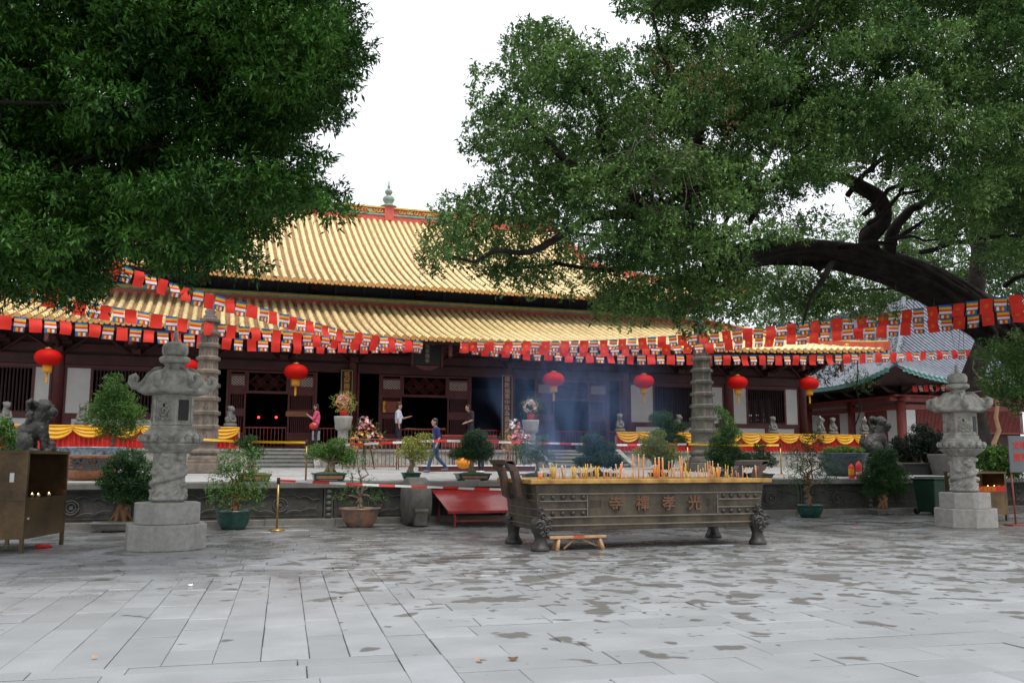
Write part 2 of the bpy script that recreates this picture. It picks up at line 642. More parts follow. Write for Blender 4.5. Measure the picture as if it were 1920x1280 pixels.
def crown_leaves(clumps, dens, per, sprig, shell=.45, up=.35, droop=.25):
    """clumps: (center, (rx, ry, rz)); dens = sprigs per square metre of clump cross-section"""
    P, Dn = [], []
    for c, r in clumps:
        n = max(3, int(dens * (r[0] * r[2] + r[0] * r[1] + r[1] * r[2]) * 1.05))
        u = rng.normal(0, 1, (n, 3))
        u /= np.linalg.norm(u, axis=1, keepdims=True)
        rad = shell + (1.08 - shell) * rng.random((n, 1)) ** .6
        lump = 1 + .22 * np.sin(u[:, :1] * 7 + c[0] * 3) * np.cos(u[:, 2:3] * 6 + c[1] * 5)
        b = np.array(c) + u * rad * lump * np.array(r)
        ax = u * .75 + np.array([0, 0, up]) + rng.normal(0, .35, (n, 3))
        ax /= np.linalg.norm(ax, axis=1, keepdims=True)
        k = per
        t = rng.random((n, k, 1))
        p = b[:, None, :] + ax[:, None, :] * t * sprig + rng.normal(0, sprig * .13, (n, k, 3))
        d = ax[:, None, :] * .55 + rng.normal(0, .62, (n, k, 3)) - np.array([0, 0, droop])
        P.append(p.reshape(-1, 3))
        Dn.append(d.reshape(-1, 3))
    return np.concatenate(P), np.concatenate(Dn)


def in_poly(x, y, poly):
    ins = False
    j = len(poly) - 1
    for i in range(len(poly)):
        xi, yi = poly[i]
        xj, yj = poly[j]
        if (yi > y) != (yj > y) and x < (xj - xi) * (y - yi) / (yj - yi) + xi:
            ins = not ins
        j = i
    return ins


def edge_dist(x, y, poly):
    best = 1e9
    for i in range(len(poly)):
        (x1, y1), (x2, y2) = poly[i], poly[(i + 1) % len(poly)]
        dx, dy = x2 - x1, y2 - y1
        t = max(0, min(1, ((x - x1) * dx + (y - y1) * dy) / (dx * dx + dy * dy + 1e-9)))
        best = min(best, math.hypot(x - x1 - t * dx, y - y1 - t * dy))
    return best


def clumps_from(poly, step, D0, dD, rpx, flat=.7, holes=(), slope=lambda x, y: 0, keep=1.0, minr=10):
    res = []
    xs = [p[0] for p in poly]
    ys = [p[1] for p in poly]
    y = min(ys)
    row = 0
    while y < max(ys):
        x = min(xs) + (row % 2) * step / 2
        while x < max(xs):
            px, py = x + rnd.uniform(-.4, .4) * step, y + rnd.uniform(-.4, .4) * step
            x += step
            if not in_poly(px, py, poly) or rnd.random() > keep:
                continue
            e = edge_dist(px, py, poly)
            r = min(rpx * rnd.uniform(.75, 1.2), e + 1)
            if r < minr or any(math.hypot((px - hx) / ha, (py - hy) / hb) < 1 for hx, hy, ha, hb in holes):
                continue
            D = D0 + slope(px, py) + rnd.uniform(-dD, dD)
            c = at(px, py, D=D)
            k = D / F_PX * r
            res.append(((c.x, c.y, c.z), (k * 1.15, k * 1.15, k * flat)))
        y += step * .85
        row += 1
    return res


# ================================================================== SETTING
# courtyard paving: every stone its own piece near the camera, the rest joined
g = MB()
g.add([(-400, -300, -.03), (400, -300, -.03), (400, 500, -.03), (-400, 500, -.03)], [(0, 1, 2, 3)])
ground = g.build('ground', M_JOINT, kind='structure')
court = bpy.data.objects.new('courtyard_paving', None)
COL.objects.link(court)
court['kind'] = 'structure'
TH = -R_(4.3)
stones = []


def add_stone(x0, x1, y0, y1):
    gp = .0032
    stones.append((x0 + gp, x1 - gp, y0 + gp * 1.9, y1 - gp * 1.9))


def fill_cols(xa, xb, ya, yb, w, l):
    x = xa
    while x < xb - .05:
        x1 = min(x + w * rnd.uniform(.9, 1.1), xb)
        if xb - x1 < w * .4:
            x1 = xb
        y = ya
        while y < yb - .02:
            y1 = min(y + l * rnd.choice((.55, .8, 1, 1.25)), yb)
            if yb - y1 < .25:
                y1 = yb
            add_stone(x, x1, y, y1)
            y = y1
        x = x1


def fill_rows(xa, xb, ya, yb, w, l):
    y = ya
    while y < yb - .05:
        y1 = min(y + w * rnd.uniform(.92, 1.08), yb)
        if yb - y1 < w * .4:
            y1 = yb
        x = xa - rnd.random() * l
        while x < xb - .02:
            x1 = min(x + l * rnd.choice((.65, .85, 1, 1.2, 1.4)), xb)
            if xb - x1 < .25:
                x1 = xb
            if x1 > xa + .02:
                add_stone(max(x, xa), x1, y, y1)
            x = x1
        y = y1


fill_rows(-14, .9, -1.5, 7.35, .44, 1.0)      # coordinates in the paving's own frame, turned a little from the hall's axis
fill_cols(-14, .55, 7.35, 12.6, .375, .95)
fill_cols(.55, .9, 5.2, 13.1, .35, .9) if False else fill_cols(.55, .9, 7.35, 13.1, .35, .9)
fill_cols(.9, 1.25, -1.5, 13.1, .35, .9)
fill_rows(1.25, 34, -1.5, 13.1, .45, 1.05)
fill_rows(-14, .55, 12.6, 13.1, .5, 1.2)
fill_rows(-16, 40, 13.1, 25.5, .42, 1.1)
ct, st_ = math.cos(TH), math.sin(TH)


def px_size(s):
    cx, cyy = (s[0] + s[1]) / 2, (s[2] + s[3]) / 2
    wx, wy = cx * ct - cyy * st_, cx * st_ + cyy * ct
    w = Vector((wx, wy, -EYE)).dot(FW)
    if w < 3:
        return 0
    ux = 960 + F_PX * Vector((wx, wy, -EYE)).dot(RT) / w
    uy = 640 - F_PX * Vector((wx, wy, -EYE)).dot(UP) / w
    if ux < -60 or ux > 1980 or uy > 1330:
        return 0
    return (s[1] - s[0]) * (s[3] - s[2]) / w ** 3


stones.sort(key=px_size, reverse=True)


def stone_geo(m, s):
    h = rnd.uniform(-.0035, .003)
    tx, ty = rnd.uniform(-.0035, .0035), rnd.uniform(-.0035, .0035)
    b = .006
    x0, x1, y0, y1 = s
    lo = [(x0, y0), (x1, y0), (x1, y1), (x0, y1)]
    hi = [(x0 + b, y0 + b), (x1 - b, y0 + b), (x1 - b, y1 - b), (x0 + b, y1 - b)]
    j = [(rnd.uniform(-.003, .003), rnd.uniform(-.003, .003)) for _ in range(4)]
    vs = [(x + a, y + c, -.035) for (x, y), (a, c) in zip(lo, j)] + [(x + a, y + c, h - .004) for (x, y), (a, c) in zip(lo, j)]
    vs += [(x + a, y + c, h + (tx if i in (1, 2) else -tx) + (ty if i > 1 else -ty)) for i, ((x, y), (a, c)) in enumerate(zip(hi, j))]
    fs = [(i, (i + 1) % 4, 4 + (i + 1) % 4, 4 + i) for i in range(4)] + [(4 + i, 4 + (i + 1) % 4, 8 + (i + 1) % 4, 8 + i) for i in range(4)] + [(8, 9, 10, 11)]
    m.add(vs, fs)


for s in stones[:300]:
    m = MB()
    stone_geo(m, s)
    o = m.build('paving_stone', M_GROUND, court)
    o.rotation_euler.z = TH
m = MB()
for s in stones[300:]:
    stone_geo(m, s)
o = m.build('distant_paving', M_GROUND, court, kind='stuff')
o.rotation_euler.z = TH

# terrace floor, slopes up slightly to the hall
TY, TZ, HY, HFY, FZ = 22.34, 1.0, 31.6, 33.0, 1.93       # terrace edge and its height, foot of the steps, platform edge, hall floor


def tz(Y):
    return TZ + .0285 * (Y - TY)


m = MB()
m.add([(-30, TY + .3, tz(TY + .3)), (60, TY + .3, tz(TY + .3)), (60, 60, tz(HY)), (60, HY, tz(HY)), (-30, HY, tz(HY)), (-30, 60, tz(HY))],
      [(0, 1, 3, 4), (4, 3, 2, 5)])
m.build('terrace_floor', M_TERR, kind='structure')
m = MB()
y = TY + .3
while y < HY - .5:
    y1 = y + .75
    x = -12 - rnd.random()
    while x < 30:
        x1 = x + rnd.uniform(1.0, 1.5)
        h = rnd.uniform(.004, .009)
        m.add([(x + .005, y + .005, tz(y) + h), (x1 - .005, y + .005, tz(y) + h), (x1 - .005, y1 - .005, tz(y1) + h), (x + .005, y1 - .005, tz(y1) + h)], [(0, 1, 2, 3)])
        x = x1
    y = y1
m.build('terrace_slabs', M_TERR, kind='stuff')

# terrace wall
tw = thing('terrace_wall', 'long low dark stone retaining wall with carved cloud panels behind the incense burner', 'wall', (0, TY, 0))


def cloud_motif(cx):
    m = MB()
    z0 = .47
    for sgn in (-1, 1):                         # scrolling frame line
        top = []
        for k in range(21):
            t = k / 20
            top.append((cx + sgn * (.1 + t * .82), -.035, z0 + .2 - .13 * t ** 1.5 + .055 * abs(math.sin(t * math.pi * 2.5))))
        m.tube(top, .014, 5)
        bot = [(cx + sgn * (.1 + k / 14 * .75), -.035, z0 - .2 + .1 * (k / 14) + .045 * abs(math.sin(k / 14 * math.pi * 2.0))) for k in range(15)]
        m.tube(bot, .012, 5)
    m.tube([(cx + .16 * math.cos(a * math.pi / 9), -.035, z0 + .155 * math.sin(a * math.pi / 9)) for a in range(19)], .017, 5)
    m.tube([(cx + .1 * math.cos(a * math.pi / 9), -.035, z0 + .1 * math.sin(a * math.pi / 9)) for a in range(19)], .012, 5)
    m.box((cx, -.03, z0), (.07, .03, .07))
    return m


px = -13.0
k = 0
while px < 28:
    skip = 4.4 < px + 1.1 < 7.6
    if px > -13:
        m = MB()
        for z in (.16, .3, .44, .58, .72):
            m.lathe([(.05, z), (.075, z + .03), (.075, z + .07), (.05, z + .12)], 8, (px, -.07, 0), m=0)
        m.b2(px - .11, px + .11, -.03, .1, .14, .84)
        m.build('dividing_post', M_WALLR, tw)
    if not skip:
        x0, x1 = px + .13, px + 2.12
        m = MB()
        m.b2(x0, x1, 0, .25, .14, .84)
        for a, b, c, d in ((x0 + .1, x1 - .1, .76, .78), (x0 + .1, x1 - .1, .2, .22), (x0 + .1, x0 + .12, .22, .76), (x1 - .12, x1 - .1, .22, .76)):
            m.b2(a, b, -.018, 0, c, d)
        pn = m.build('wall_panel', M_WALL, tw, .006)
        cloud_motif((x0 + x1) / 2).build('cloud_relief', M_WALLR, pn)
    px += 2.25
for i in range(26):                              # cap slabs and plinth stones
    x0 = -13 + i * 1.62
    MB().b2(x0 + .003, x0 + 1.617, -.16, .4, .865, 1.0 + rnd.uniform(0, .006)).build('cap_slab', M_CAPST, tw, .012)
    MB().b2(x0 - .3, x0 + 1.314, -.2, .25, -.03, .14 + rnd.uniform(0, .006)).build('plinth_stone', M_CAPST, tw, .012)
MB().b2(-13, 29, -.08, .38, .838, .862).build('cap_moulding', M_WALLR, tw)
MB().b2(-13, 29, .26, .6, -.03, .98).build('core', M_WALL, tw)

# ================================================================== THE HALL
XC, WY = 8.44, 35.76
CX = [XC + s * v for s, v in ((-1, 17.7), (-1, 13.73), (-1, 8.6), (-1, 3.238), (1, 3.238), (1, 8.6), (1, 13.73), (1, 17.7))]
hall = thing('temple_hall', 'large red timber temple hall with double yellow tiled roofs behind the terrace', 'temple', (0, 0, 0))

m = MB()                                         # platform
m.b2(CX[0] - 2.9, CX[7] + 1.6, HFY, 60, .9, FZ - .1)
m.build('platform', M_STONE, hall, .01)
for i in range(27):
    x0 = CX[0] - 2.9 + i * 1.48
    MB().b2(x0 + .003, x0 + 1.477, HFY - .06, WY - .6, FZ - .097, FZ).build('platform_slab', M_STEP, hall, .01)
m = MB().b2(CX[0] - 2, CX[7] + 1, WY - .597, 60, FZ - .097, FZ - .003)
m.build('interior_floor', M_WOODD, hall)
# back and side walls, with barred openings that let a little daylight through
m = MB()
BYY = 59
m.b2(CX[0] - .2, CX[7] + .2, BYY, BYY + .2, FZ, 7)
m.b2(CX[7], CX[7] + .25, WY, 38.2, FZ, 7)
m.b2(CX[7], CX[7] + .25, 40.6, BYY, FZ, 7)
m.b2(CX[7], CX[7] + .25, 38.2, 40.6, FZ, 3.3)
m.b2(CX[7], CX[7] + .25, 38.2, 40.6, 4.6, 7)
for k in range(16):
    m.box((CX[7] + .12, 38.28 + k * .15, 3.95), (.05, .06, 1.3))
m.b2(CX[0] - .25, CX[0], WY, BYY, FZ, 7)
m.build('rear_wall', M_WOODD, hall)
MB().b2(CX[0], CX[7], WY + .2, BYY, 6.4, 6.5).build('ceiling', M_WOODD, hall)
for x in CX:
    m = MB()
    m.lathe([(.2, .28), (.2, 3.6), (.185, 4.6)], 20, (x, WY, FZ), m=0)
    c = m.build('column', M_WOOD, hall)
    MB().lathe([(.33, 0), (.34, .08), (.27, .2), (.24, .28)], 20, (x, WY, FZ)).build('column_base', M_STONE, c)
# beams
for z0, z1, dy, nm in ((4.95, 5.32, .14, 'architrave'), (5.42, 5.72, .12, 'upper_beam'), (6.1, 6.3, .1, 'purlin')):
    for a, b in zip(CX[:-1], CX[1:]):
        MB().b2(a + .19, b - .19, WY - dy, WY + dy, z0, z1).build(nm, M_BEAM, hall, .02)
MB().b2(CX[0], CX[7], WY - .03, WY + .03, 5.3, 6.9).build('frieze_board', M_WOODD, hall)
# brackets and hanging posts
for i in range(7):
    a, b = CX[i], CX[i + 1]
    n = 2
    for k in range(n + (1 if i == 6 else 0)):
        x = a + (b - a) * k / n
        m = MB()
        m.box((x, WY - .25, 5.45), (.3, .5, .2))
        for q in range(3):
            m.box((x, WY - .2 - q * .42, 5.62 + q * .07), (.16, .6 + q * .35, .16))
            m.box((x, WY - .35 - q * .5, 5.72 + q * .06), (.85 - .12 * q, .14, .12))
        m.tube([(x, WY - .2, 5.5), (x, WY - 1.6, 5.78), (x, WY - 2.4, 6.0)], .07, 6)
        m.build('bracket', M_BEAM, hall)
        if k or True:
            d = MB()
            for s in (-1, 1):
                d.tube([(x + s * .1, WY - .15, 5.34), (x + s * .5, WY - .3, 5.6), (x + s * 1.0, WY - .5, 5.95)], .05, 6)
            d.build('brace', M_BEAM, hall)
        hp = MB()
        hp.box((x, HFY - .15, 5.72), (.13, .13, .42))
        hp.lathe([(.04, -.08), (.09, -.03), (.08, .03), (.07, .08)], 8, (x, HFY - .15, 5.47))
        hp.build('hanging_post', M_WOOD, hall)
        MB().b2(x - .06, x + .06, HFY - .1, WY, 5.86, 6.02).build('tie_beam', M_BEAM, hall)
    MB().b2(a + .08, b - .08, HFY - .25, HFY - .08, 5.86, 6.0).build('eave_beam', M_BEAM, hall)


def lattice_diamond(m, x0, x1, z0, z1, y, step, r, mi=0):
    w, h = x1 - x0, z1 - z0
    for s in (-1, 1):
        k = -int(h / step) - 2
        while k * step < w + h:
            pts = []
            for t in (0, 1):
                zz = z0 + t * h
                xx = x0 + k * step + (t * h * 1.2 if s > 0 else h * 1.2 - t * h * 1.2)
                pts.append([xx, zz])
            (xa, za), (xb, zb) = pts
            if xb < xa:
                (xa, za), (xb, zb) = (xb, zb), (xa, za)
            if xb > x0 and xa < x1:
                f = lambda X: za + (zb - za) * (X - xa) / (xb - xa)
                A, B = max(xa, x0), min(xb, x1)
                if B - A > .01:
                    dx, dz = B - A, f(B) - f(A)
                    ln = math.hypot(dx, dz)
                    nx, nz = -dz / ln * r, dx / ln * r
                    m.add([(A + nx, y, f(A) + nz), (A - nx, y, f(A) - nz), (B - nx, y, f(B) - nz), (B + nx, y, f(B) + nz)], [(0, 1, 2, 3)], mi)
            k += 1


def door_leaf(x0, x1, y=WY - .02, pane=True):
    w = x1 - x0
    m = MB()
    fr = .075
    z0, z1 = FZ + .12, 4.93
    m.b2(x0, x0 + fr, y, y + .07, z0, z1)
    m.b2(x1 - fr, x1, y, y + .07, z0, z1)
    rails = [z0, 2.5, 3.18, 3.4, 4.02, 4.28, 4.72, 4.86]
    for z in rails:
        m.b2(x0 + fr, x1 - fr, y + .003, y + .067, z, z + .075)
    m.b2(x0 + fr, x1 - fr, y + .025, y + .05, z0 + .07, 2.5)       # solid foot panel
    m.b2(x0 + fr, x1 - fr, y + .025, y + .05, 3.25, 3.4)
    m.b2(x0 + fr, x1 - fr, y + .025, y + .05, 4.09, 4.28)
    d = m.build('door_leaf', M_WOOD, hall, .006)
    s = MB()
    for a, b in ((2.575, 3.18), (3.475, 4.02)):
        n = int((w - 2 * fr) / .07)
        for i in range(1, n):
            xx = x0 + fr + (w - 2 * fr) * i / n
            s.b2(xx - .014, xx + .014, y + .015, y + .045, a, b)
    s.build('slats', M_WOOD, d)
    q = MB()
    q.b2(x0 + fr, x1 - fr, y + .04, y + .05, 4.355, 4.72)
    q.build('pane', M_SHELL, d)
    q = MB()
    lattice_diamond(q, x0 + fr, x1 - fr, 4.355, 4.72, y + .03, .115, .013)
    q.build('lattice', M_WOOD, d)
    return d


def door_bay(x0, x1, la, lb, ra, rb):
    """leaf la..lb, doorway lb..ra, leaf ra..rb inside the bay x0..x1"""
    door_leaf(la, lb)
    door_leaf(ra, rb)
    m = MB()
    m.b2(lb + .002, ra - .002, WY - .03, WY + .05, 4.06, 4.16)
    m.b2(lb + .002, ra - .002, WY - .03, WY + .05, 4.85, 4.93)
    m.b2(lb + .002, lb + .08, WY - .028, WY + .048, 4.16, 4.85)
    m.b2(ra - .08, ra - .002, WY - .028, WY + .048, 4.16, 4.85)
    t = m.build('transom', M_WOOD, hall)
    q = MB()
    y = WY
    cx, cz = (lb + ra) / 2, 4.5
    for off in (-.48, 0, .48):
        for r in (.11, .19, .27, .35):
            pts = [(cx + off + r * 1.1 * a, cz + r * b) for a, b in ((0, 1), (1, 0), (0, -1), (-1, 0), (0, 1))]
            for p0, p1 in zip(pts[:-1], pts[1:]):
                if min(p0[0], p1[0]) > lb + .04 and max(p0[0], p1[0]) < ra - .04 and max(p0[1], p1[1]) < 4.86:
                    q.tube([(p0[0], y, p0[1]), (p1[0], y, p1[1])], .014, 4, smooth=False)
    q.build('fret', M_WOOD, t)
    m = MB()                                     # outer fixed frames and threshold
    for xx in (x0 + .2, la - .09, rb + .003, x1 - .29):
        m.b2(xx, xx + .087, WY - .05, WY + .05, FZ + .002, 4.945)
    m.b2(x0 + .29, x1 - .29, WY - .08, WY + .08, FZ, FZ + .115)
    m.build('door_frame', M_WOOD, hall, .006)
    for a, b in ((lb, ra), (x0 + .29, la - .09), (rb + .09, x1 - .29)):
        if b - a < .25:
            continue
        q = MB()                                 # low red rail across the opening
        q.b2(a + .01, b - .01, WY + .1, WY + .14, FZ + .82, FZ + .86)
        n = max(2, int((b - a) / .14))
        for i in range(n + 1):
            xx = a + .03 + (b - a - .06) * i / n
            q.b2(xx - .01, xx + .01, WY + .11, WY + .13, FZ + .117, FZ + .82)
        q.build('threshold_rail', M_REDP, hall)


door_bay(CX[2], CX[3], .56, 1.2, 2.75, 3.76)
door_bay(CX[3], CX[4], 6.36, 7.2, 9.08, 10.0)
door_bay(CX[4], CX[5], 12.95, 13.75, 15.35, 16.2)
hall_parts = []


def window_bay(x0, x1, wa, wb):
    """white panel, barred window wa..wb, white panel; a low white dado below"""
    a, b = x0 + .2, x1 - .2
    for (p, q) in ((a + .08, wa - .1), (wb + .1, b - .08)):
        MB().b2(p, q, WY - .01, WY + .03, 3.2, 4.82).build('white_panel', M_WHITE, hall)
    mid = (a + b) / 2
    for (p, q) in ((a + .3, mid - .09), (mid + .09, b - .3)):
        MB().b2(p, q, WY - .01, WY + .03, 2.5, 3.0).build('white_panel', M_WHITE, hall)
    m = MB()
    m.b2(a, b, WY - .04, WY + .06, 3.0, 3.2)
    m.b2(a, b, WY - .04, WY + .06, 4.82, 4.945)
    m.b2(a, b, WY - .04, WY + .06, FZ, 2.5)
    m.b2(mid - .09, mid + .09, WY - .038, WY + .058, 2.5, 3.0)
    m.b2(a, a + .3, WY - .037, WY + .057, 2.5, 3.0)
    m.b2(b - .3, b, WY - .037, WY + .057, 2.5, 3.0)
    for xx in (a, wa - .1, wb, b - .08):
        m.b2(xx, xx + (.08 if xx in (a, b - .08) else .1), WY - .038, WY + .058, 3.2, 4.82)
    m.build('wall_frame', M_WOOD, hall, .006)
    w = MB().b2(wa, wb, WY - .03, WY + .05, 3.2, 3.26)
    w.b2(wa, wb, WY - .03, WY + .05, 4.76, 4.82)
    wo = w.build('window', M_WOODD, hall)
    n = int((wb - wa) / .115)
    s = MB()
    for i in range(1, n):
        xx = wa + (wb - wa) * i / n
        s.box((xx, WY, 4.01), (.045, .045, 1.5), R_(45))
    s.build('bars', M_WOODD, wo)


window_bay(CX[0], CX[1], CX[0] + .9, CX[1] - .85)
window_bay(CX[1], CX[2], CX[1] + 1.15, CX[2] - .8)
window_bay(CX[5], CX[6], CX[5] + 1.45, CX[6] - .95)
window_bay(CX[6], CX[7], CX[6] + 1.05, CX[7] - 1.0)


# roofs
def roof(name, ye, ze, yt, zt, half, lift, lp, trunc, conc=.72, step=.335, zcap=None):
    """front slope from the eave (ye, ze) up to (yt, zt); rows are cut by the hip at trunc(X)"""
    def prof(X, Y):
        t = (Y - ye) / (yt - ye)
        s = min(1.1, abs(X - XC) / half)
        return ze + (zt - ze) * (conc * t + (1 - conc) * t * t) + lift * s ** lp * max(0, 1 - t) ** 1.3
    root = bpy.data.objects.new(name, None)
    COL.objects.link(root)
    root.parent = hall
    # pan tiles: one stepped bed
    m = MB()
    nx = int(2 * half / step)
    x00 = XC - nx * step / 2
    for i in range(nx):
        xa, xb = x00 + i * step, x00 + (i + 1) * step
        xm = (xa + xb) / 2
        yend = trunc(xm)
        y = ye + .06
        while y < yend - .02:
            y1 = min(y + .2, yend)
            za, zb = prof(xm, y), prof(xm, y1)
            m.add([(xa, y, za), (xb, y, za), (xb, y1, zb - .035), (xa, y1, zb - .035)], [(0, 1, 2, 3)])
            m.add([(xa, y, za - .05), (xb, y, za - .05), (xb, y, za), (xa, y, za)], [(0, 1, 2, 3)])
            y = y1
    m.build('pan_tiles', M_PAN, root, kind='stuff')
    # tube rows
    for i in range(nx + 1):
        X = x00 + i * step
        yend = trunc(X)
        if yend - ye < .3:
            continue
        m = MB()
        ntile = max(1, round((yend - ye) / .36))
        K = 6
        r0 = .097
        vs, fs, mi = [], [], []
        for j in range(ntile):
            jt = rnd.uniform(-.006, .006)
            ya, yb = ye + (yend - ye) * j / ntile, ye + (yend - ye) * (j + 1) / ntile
            for (yy, rr) in ((ya, r0 * 1.07), (min(yb + .04, yend), r0 * .93)):
                zz = prof(X, yy) + .01
                jx = jt
                for q in range(K + 1):
                    a = math.pi * q / K
                    vs.append((X + jx - rr * math.cos(a), yy, zz + rr * math.sin(a) * 1.05))
            b0 = j * 2 * (K + 1)
            for q in range(K):
                fs.append((b0 + q, b0 + q + 1, b0 + K + 1 + q + 1, b0 + K + 1 + q))
        m.add(vs, fs, 0, True)
        z = prof(X, ye) + .02
        m.lathe([(.098, 0), (.098, .03)], 12, (0, 0, 0), m=1, smooth=False)      # round end tile, turned upright below
        for kk in range(len(m.v) - 24, len(m.v)):
            vx, vy, vz = m.v[kk]
            m.v[kk] = (X + vx, ye - .03 + (.03 - vz), z + vy)
        # hanging drip tile between rows
        if i < nx:
            m.add([(X + .09, ye + .02, z - .02), (X + step - .09, ye + .02, z - .02), (X + step / 2 + .05, ye + .015, z - .11), (X + step / 2 - .05, ye + .015, z - .11)], [(3, 2, 1, 0)], 1)
        m.build('tile_row', [M_TUBE, M_CAP], root)
    # soffit boarding and rafters
    s = MB()
    nseg = 24
    for i in range(nseg):
        xa, xb = XC - half + 2 * half * i / nseg, XC - half + 2 * half * (i + 1) / nseg
        za, zb = prof(xa, ye) - .1, prof(xb, ye) - .1
        ytt = min(trunc(xa), trunc(xb), ye + 3.4)
        s.add([(xa, ye + .05, za), (xb, ye + .05, zb), (xb, ytt, prof(xb, ytt) - .12), (xa, ytt, prof(xa, ytt) - .12)], [(0, 3, 2, 1)])
        s.add([(xa, ye + .05, za), (xb, ye + .05, zb), (xb, ye + .05, zb + .09), (xa, ye + .05, za + .09)], [(0, 1, 2, 3)])
    s.build('soffit', M_WOODD, root)
    return root, prof


HL, HU = 19.95, 15.6
YEL, ZEL, YTL, ZTL = 32.5, 6.0, 38.5, 8.12
YEU, ZEU, YTU, ZTU = 36.5, 8.68, 48.0, 14.62


def trunc_l(X):
    return min(YTL, YEL + max(0, HL - abs(X - XC)))


GX = 10.15


def trunc_u(X):
    d = abs(X - XC)
    return YTU if d <= GX else YEU + (43.0 - YEU) * max(0, (HU - d)) / (HU - GX)


rl, prof_l = roof('lower_roof', YEL, ZEL, YTL, ZTL, HL, .42, 3, trunc_l)
ru, prof_u = roof('upper_roof', YEU, ZEU, YTU, ZTU, HU, .85, 4, trunc_u, conc=.7)
# end slopes and back slopes (plain, out of sight)
m = MB()
for s in (-1, 1):
    xe, xi = XC + s * HL, XC + s * (HL - 6)
    MB().add([(xe, YEL, prof_l(xe, YEL)), (xe, 65, ZEL), (xi, 59, ZTL), (xi, YTL, ZTL)], [(0, 1, 2, 3) if s > 0 else (3, 2, 1, 0)]).build('side_slope', M_PAN, rl)
m = MB()
for s in (-1, 1):
    xe, xi = XC + s * HU, XC + s * GX
    m.add([(xe, YEU, prof_u(xe, YEU)), (xe, 59.5, ZEU), (xi, 53, 11.6), (xi, 43, 11.55)], [(0, 1, 2, 3) if s > 0 else (3, 2, 1, 0)])
    m.add([(xi, 43, 11.5), (xi, 53, 11.5), (xi, 48, 14.6)], [(0, 1, 2)])
m.add([(XC - GX, 48, 14.6), (XC + GX, 48, 14.6), (XC + GX, 59.5, 8.7), (XC - GX, 59.5, 8.7)], [(0, 1, 2, 3)])
m.build('rear_slope', M_PAN, ru)
# upper wall between the roofs
m = MB()
m.b2(XC - HL + 6.4, XC + HL - 6.4, 39.0, 39.1, 8.1, 9.3)
uw = m.build('clerestory_wall', M_BLUE, hall)
i = 0
x = XC - 13.3
while x < XC + 13.4:
    m = MB()
    m.b2(x, x + .1, 38.9, 38.99, 8.3, 9.25)
    m.b2(x + .1, x + 1.2, 38.93, 38.98, 9.05, 9.12)
    lattice_diamond(m, x + .12, x + 1.18, 8.5, 9.05, 38.95, .16, .014)
    m.build('clerestory_lattice', mat('blue_grey_wood', (.05, .06, .1), .6, .3, 4, world=True), hall)
    x += 1.21
for kx in (-9, -4.5, 0, 4.5, 9):
    m = MB()
    m.box((XC + kx, 38.6, 9.0), (.3, .4, .5))
    m.tube([(XC + kx, 38.8, 8.6), (XC + kx, 38.2, 9.0), (XC + kx, 37.6, 9.1)], .1, 6)
    m.build('bracket', M_BEAM, hall)
# band over the lower roof
bx0, bx1 = XC - HL + 5.6, XC + HL - 5.6
for z0, z1, yy, mm, nm in ((8.0, 8.28, 38.42, M_RED, 'red_band'), (8.28, 8.35, 38.38, M_TEAL, 'teal_band'), (8.35, 8.45, 38.35, M_YEL, 'ochre_band'), (8.45, 8.5, 38.4, M_TEAL, 'teal_band')):
    MB().b2(bx0, bx1, yy, 38.8, z0, z1).build(nm, mm, hall, .01)
# ridge
RX0, RX1 = XC - GX, XC + GX
rid = bpy.data.objects.new('ridge', None)
COL.objects.link(rid)
rid.parent = hall


def sag(X):
    return .35 * (abs(X - XC) / GX) ** 3


m = MB()


def band(z0, z1, hw, mm, nm):
    b = MB()
    n = 20
    for i in range(n):
        xa, xb = RX0 + (RX1 - RX0) * i / n, RX0 + (RX1 - RX0) * (i + 1) / n
        sa, sb = sag(xa), sag(xb)
        b.add([(xa, 48 - hw, z0 + sa), (xb, 48 - hw, z0 + sb), (xb, 48 - hw, z1 + sb), (xa, 48 - hw, z1 + sa), (xa, 48 + hw, z0 + sa), (xb, 48 + hw, z0 + sb), (xb, 48 + hw, z1 + sb), (xa, 48 + hw, z1 + sa)],
              [(0, 1, 2, 3), (5, 4, 7, 6), (3, 2, 6, 7), (1, 0, 4, 5)])
    b.build(nm, mm, rid)


band(14.45, 14.8, .25, M_RED, 'red_course')
band(14.8, 14.88, .3, M_TEAL, 'teal_moulding')
band(14.88, 15.2, .2, M_RED, 'relief_ground')
band(15.2, 15.28, .3, M_YEL, 'ochre_moulding')
m = MB()
for i in range(int((RX1 - RX0) / .42)):
    x = RX0 + .3 + i * .42
    if abs(x - (XC + .3)) < .4:
        continue
    z = 15.04 + sag(x)
    a0 = rnd.uniform(0, 6)
    for q in range(2):
        m.tube([(x + q * .17 - .1 + .12 * math.cos(a0 + k * .9) * (1 - k / 9), 47.77, z + .13 * math.sin(a0 + k * .9) * (1 - k / 9)) for k in range(7)], .038, 5)
m.build('dragon_relief', M_GOLD, rid, kind='stuff')
lr = MB().ell((0, 0, 0), (.14, .04, .1), 8, 5).mesh('leaf_relief', [M_TEAL])
for i in range(int((RX1 - RX0) / 1.1)):
    x = RX0 + .6 + i * 1.1
    obj('leaf_relief', lr, rid, loc=(x, 47.78, 15.04 + sag(x)))
fx = XC + .3
m = MB()
m.box((fx, 48, 14.95), (.5, .62, .8))
m.build('finial_base', M_RED, rid)
m = MB()
m.lathe([(.42, 0), (.46, .05), (.3, .12), (.26, .16), (.2, .2), (.3, .34), (.34, .45), (.28, .58), (.1, .68), (.13, .72), (.22, .84), (.2, .94), (.08, 1.04), (.06, 1.1), (.1, 1.15), (.05, 1.24), (.03, 1.5)], 16, (fx, 48, 15.34))
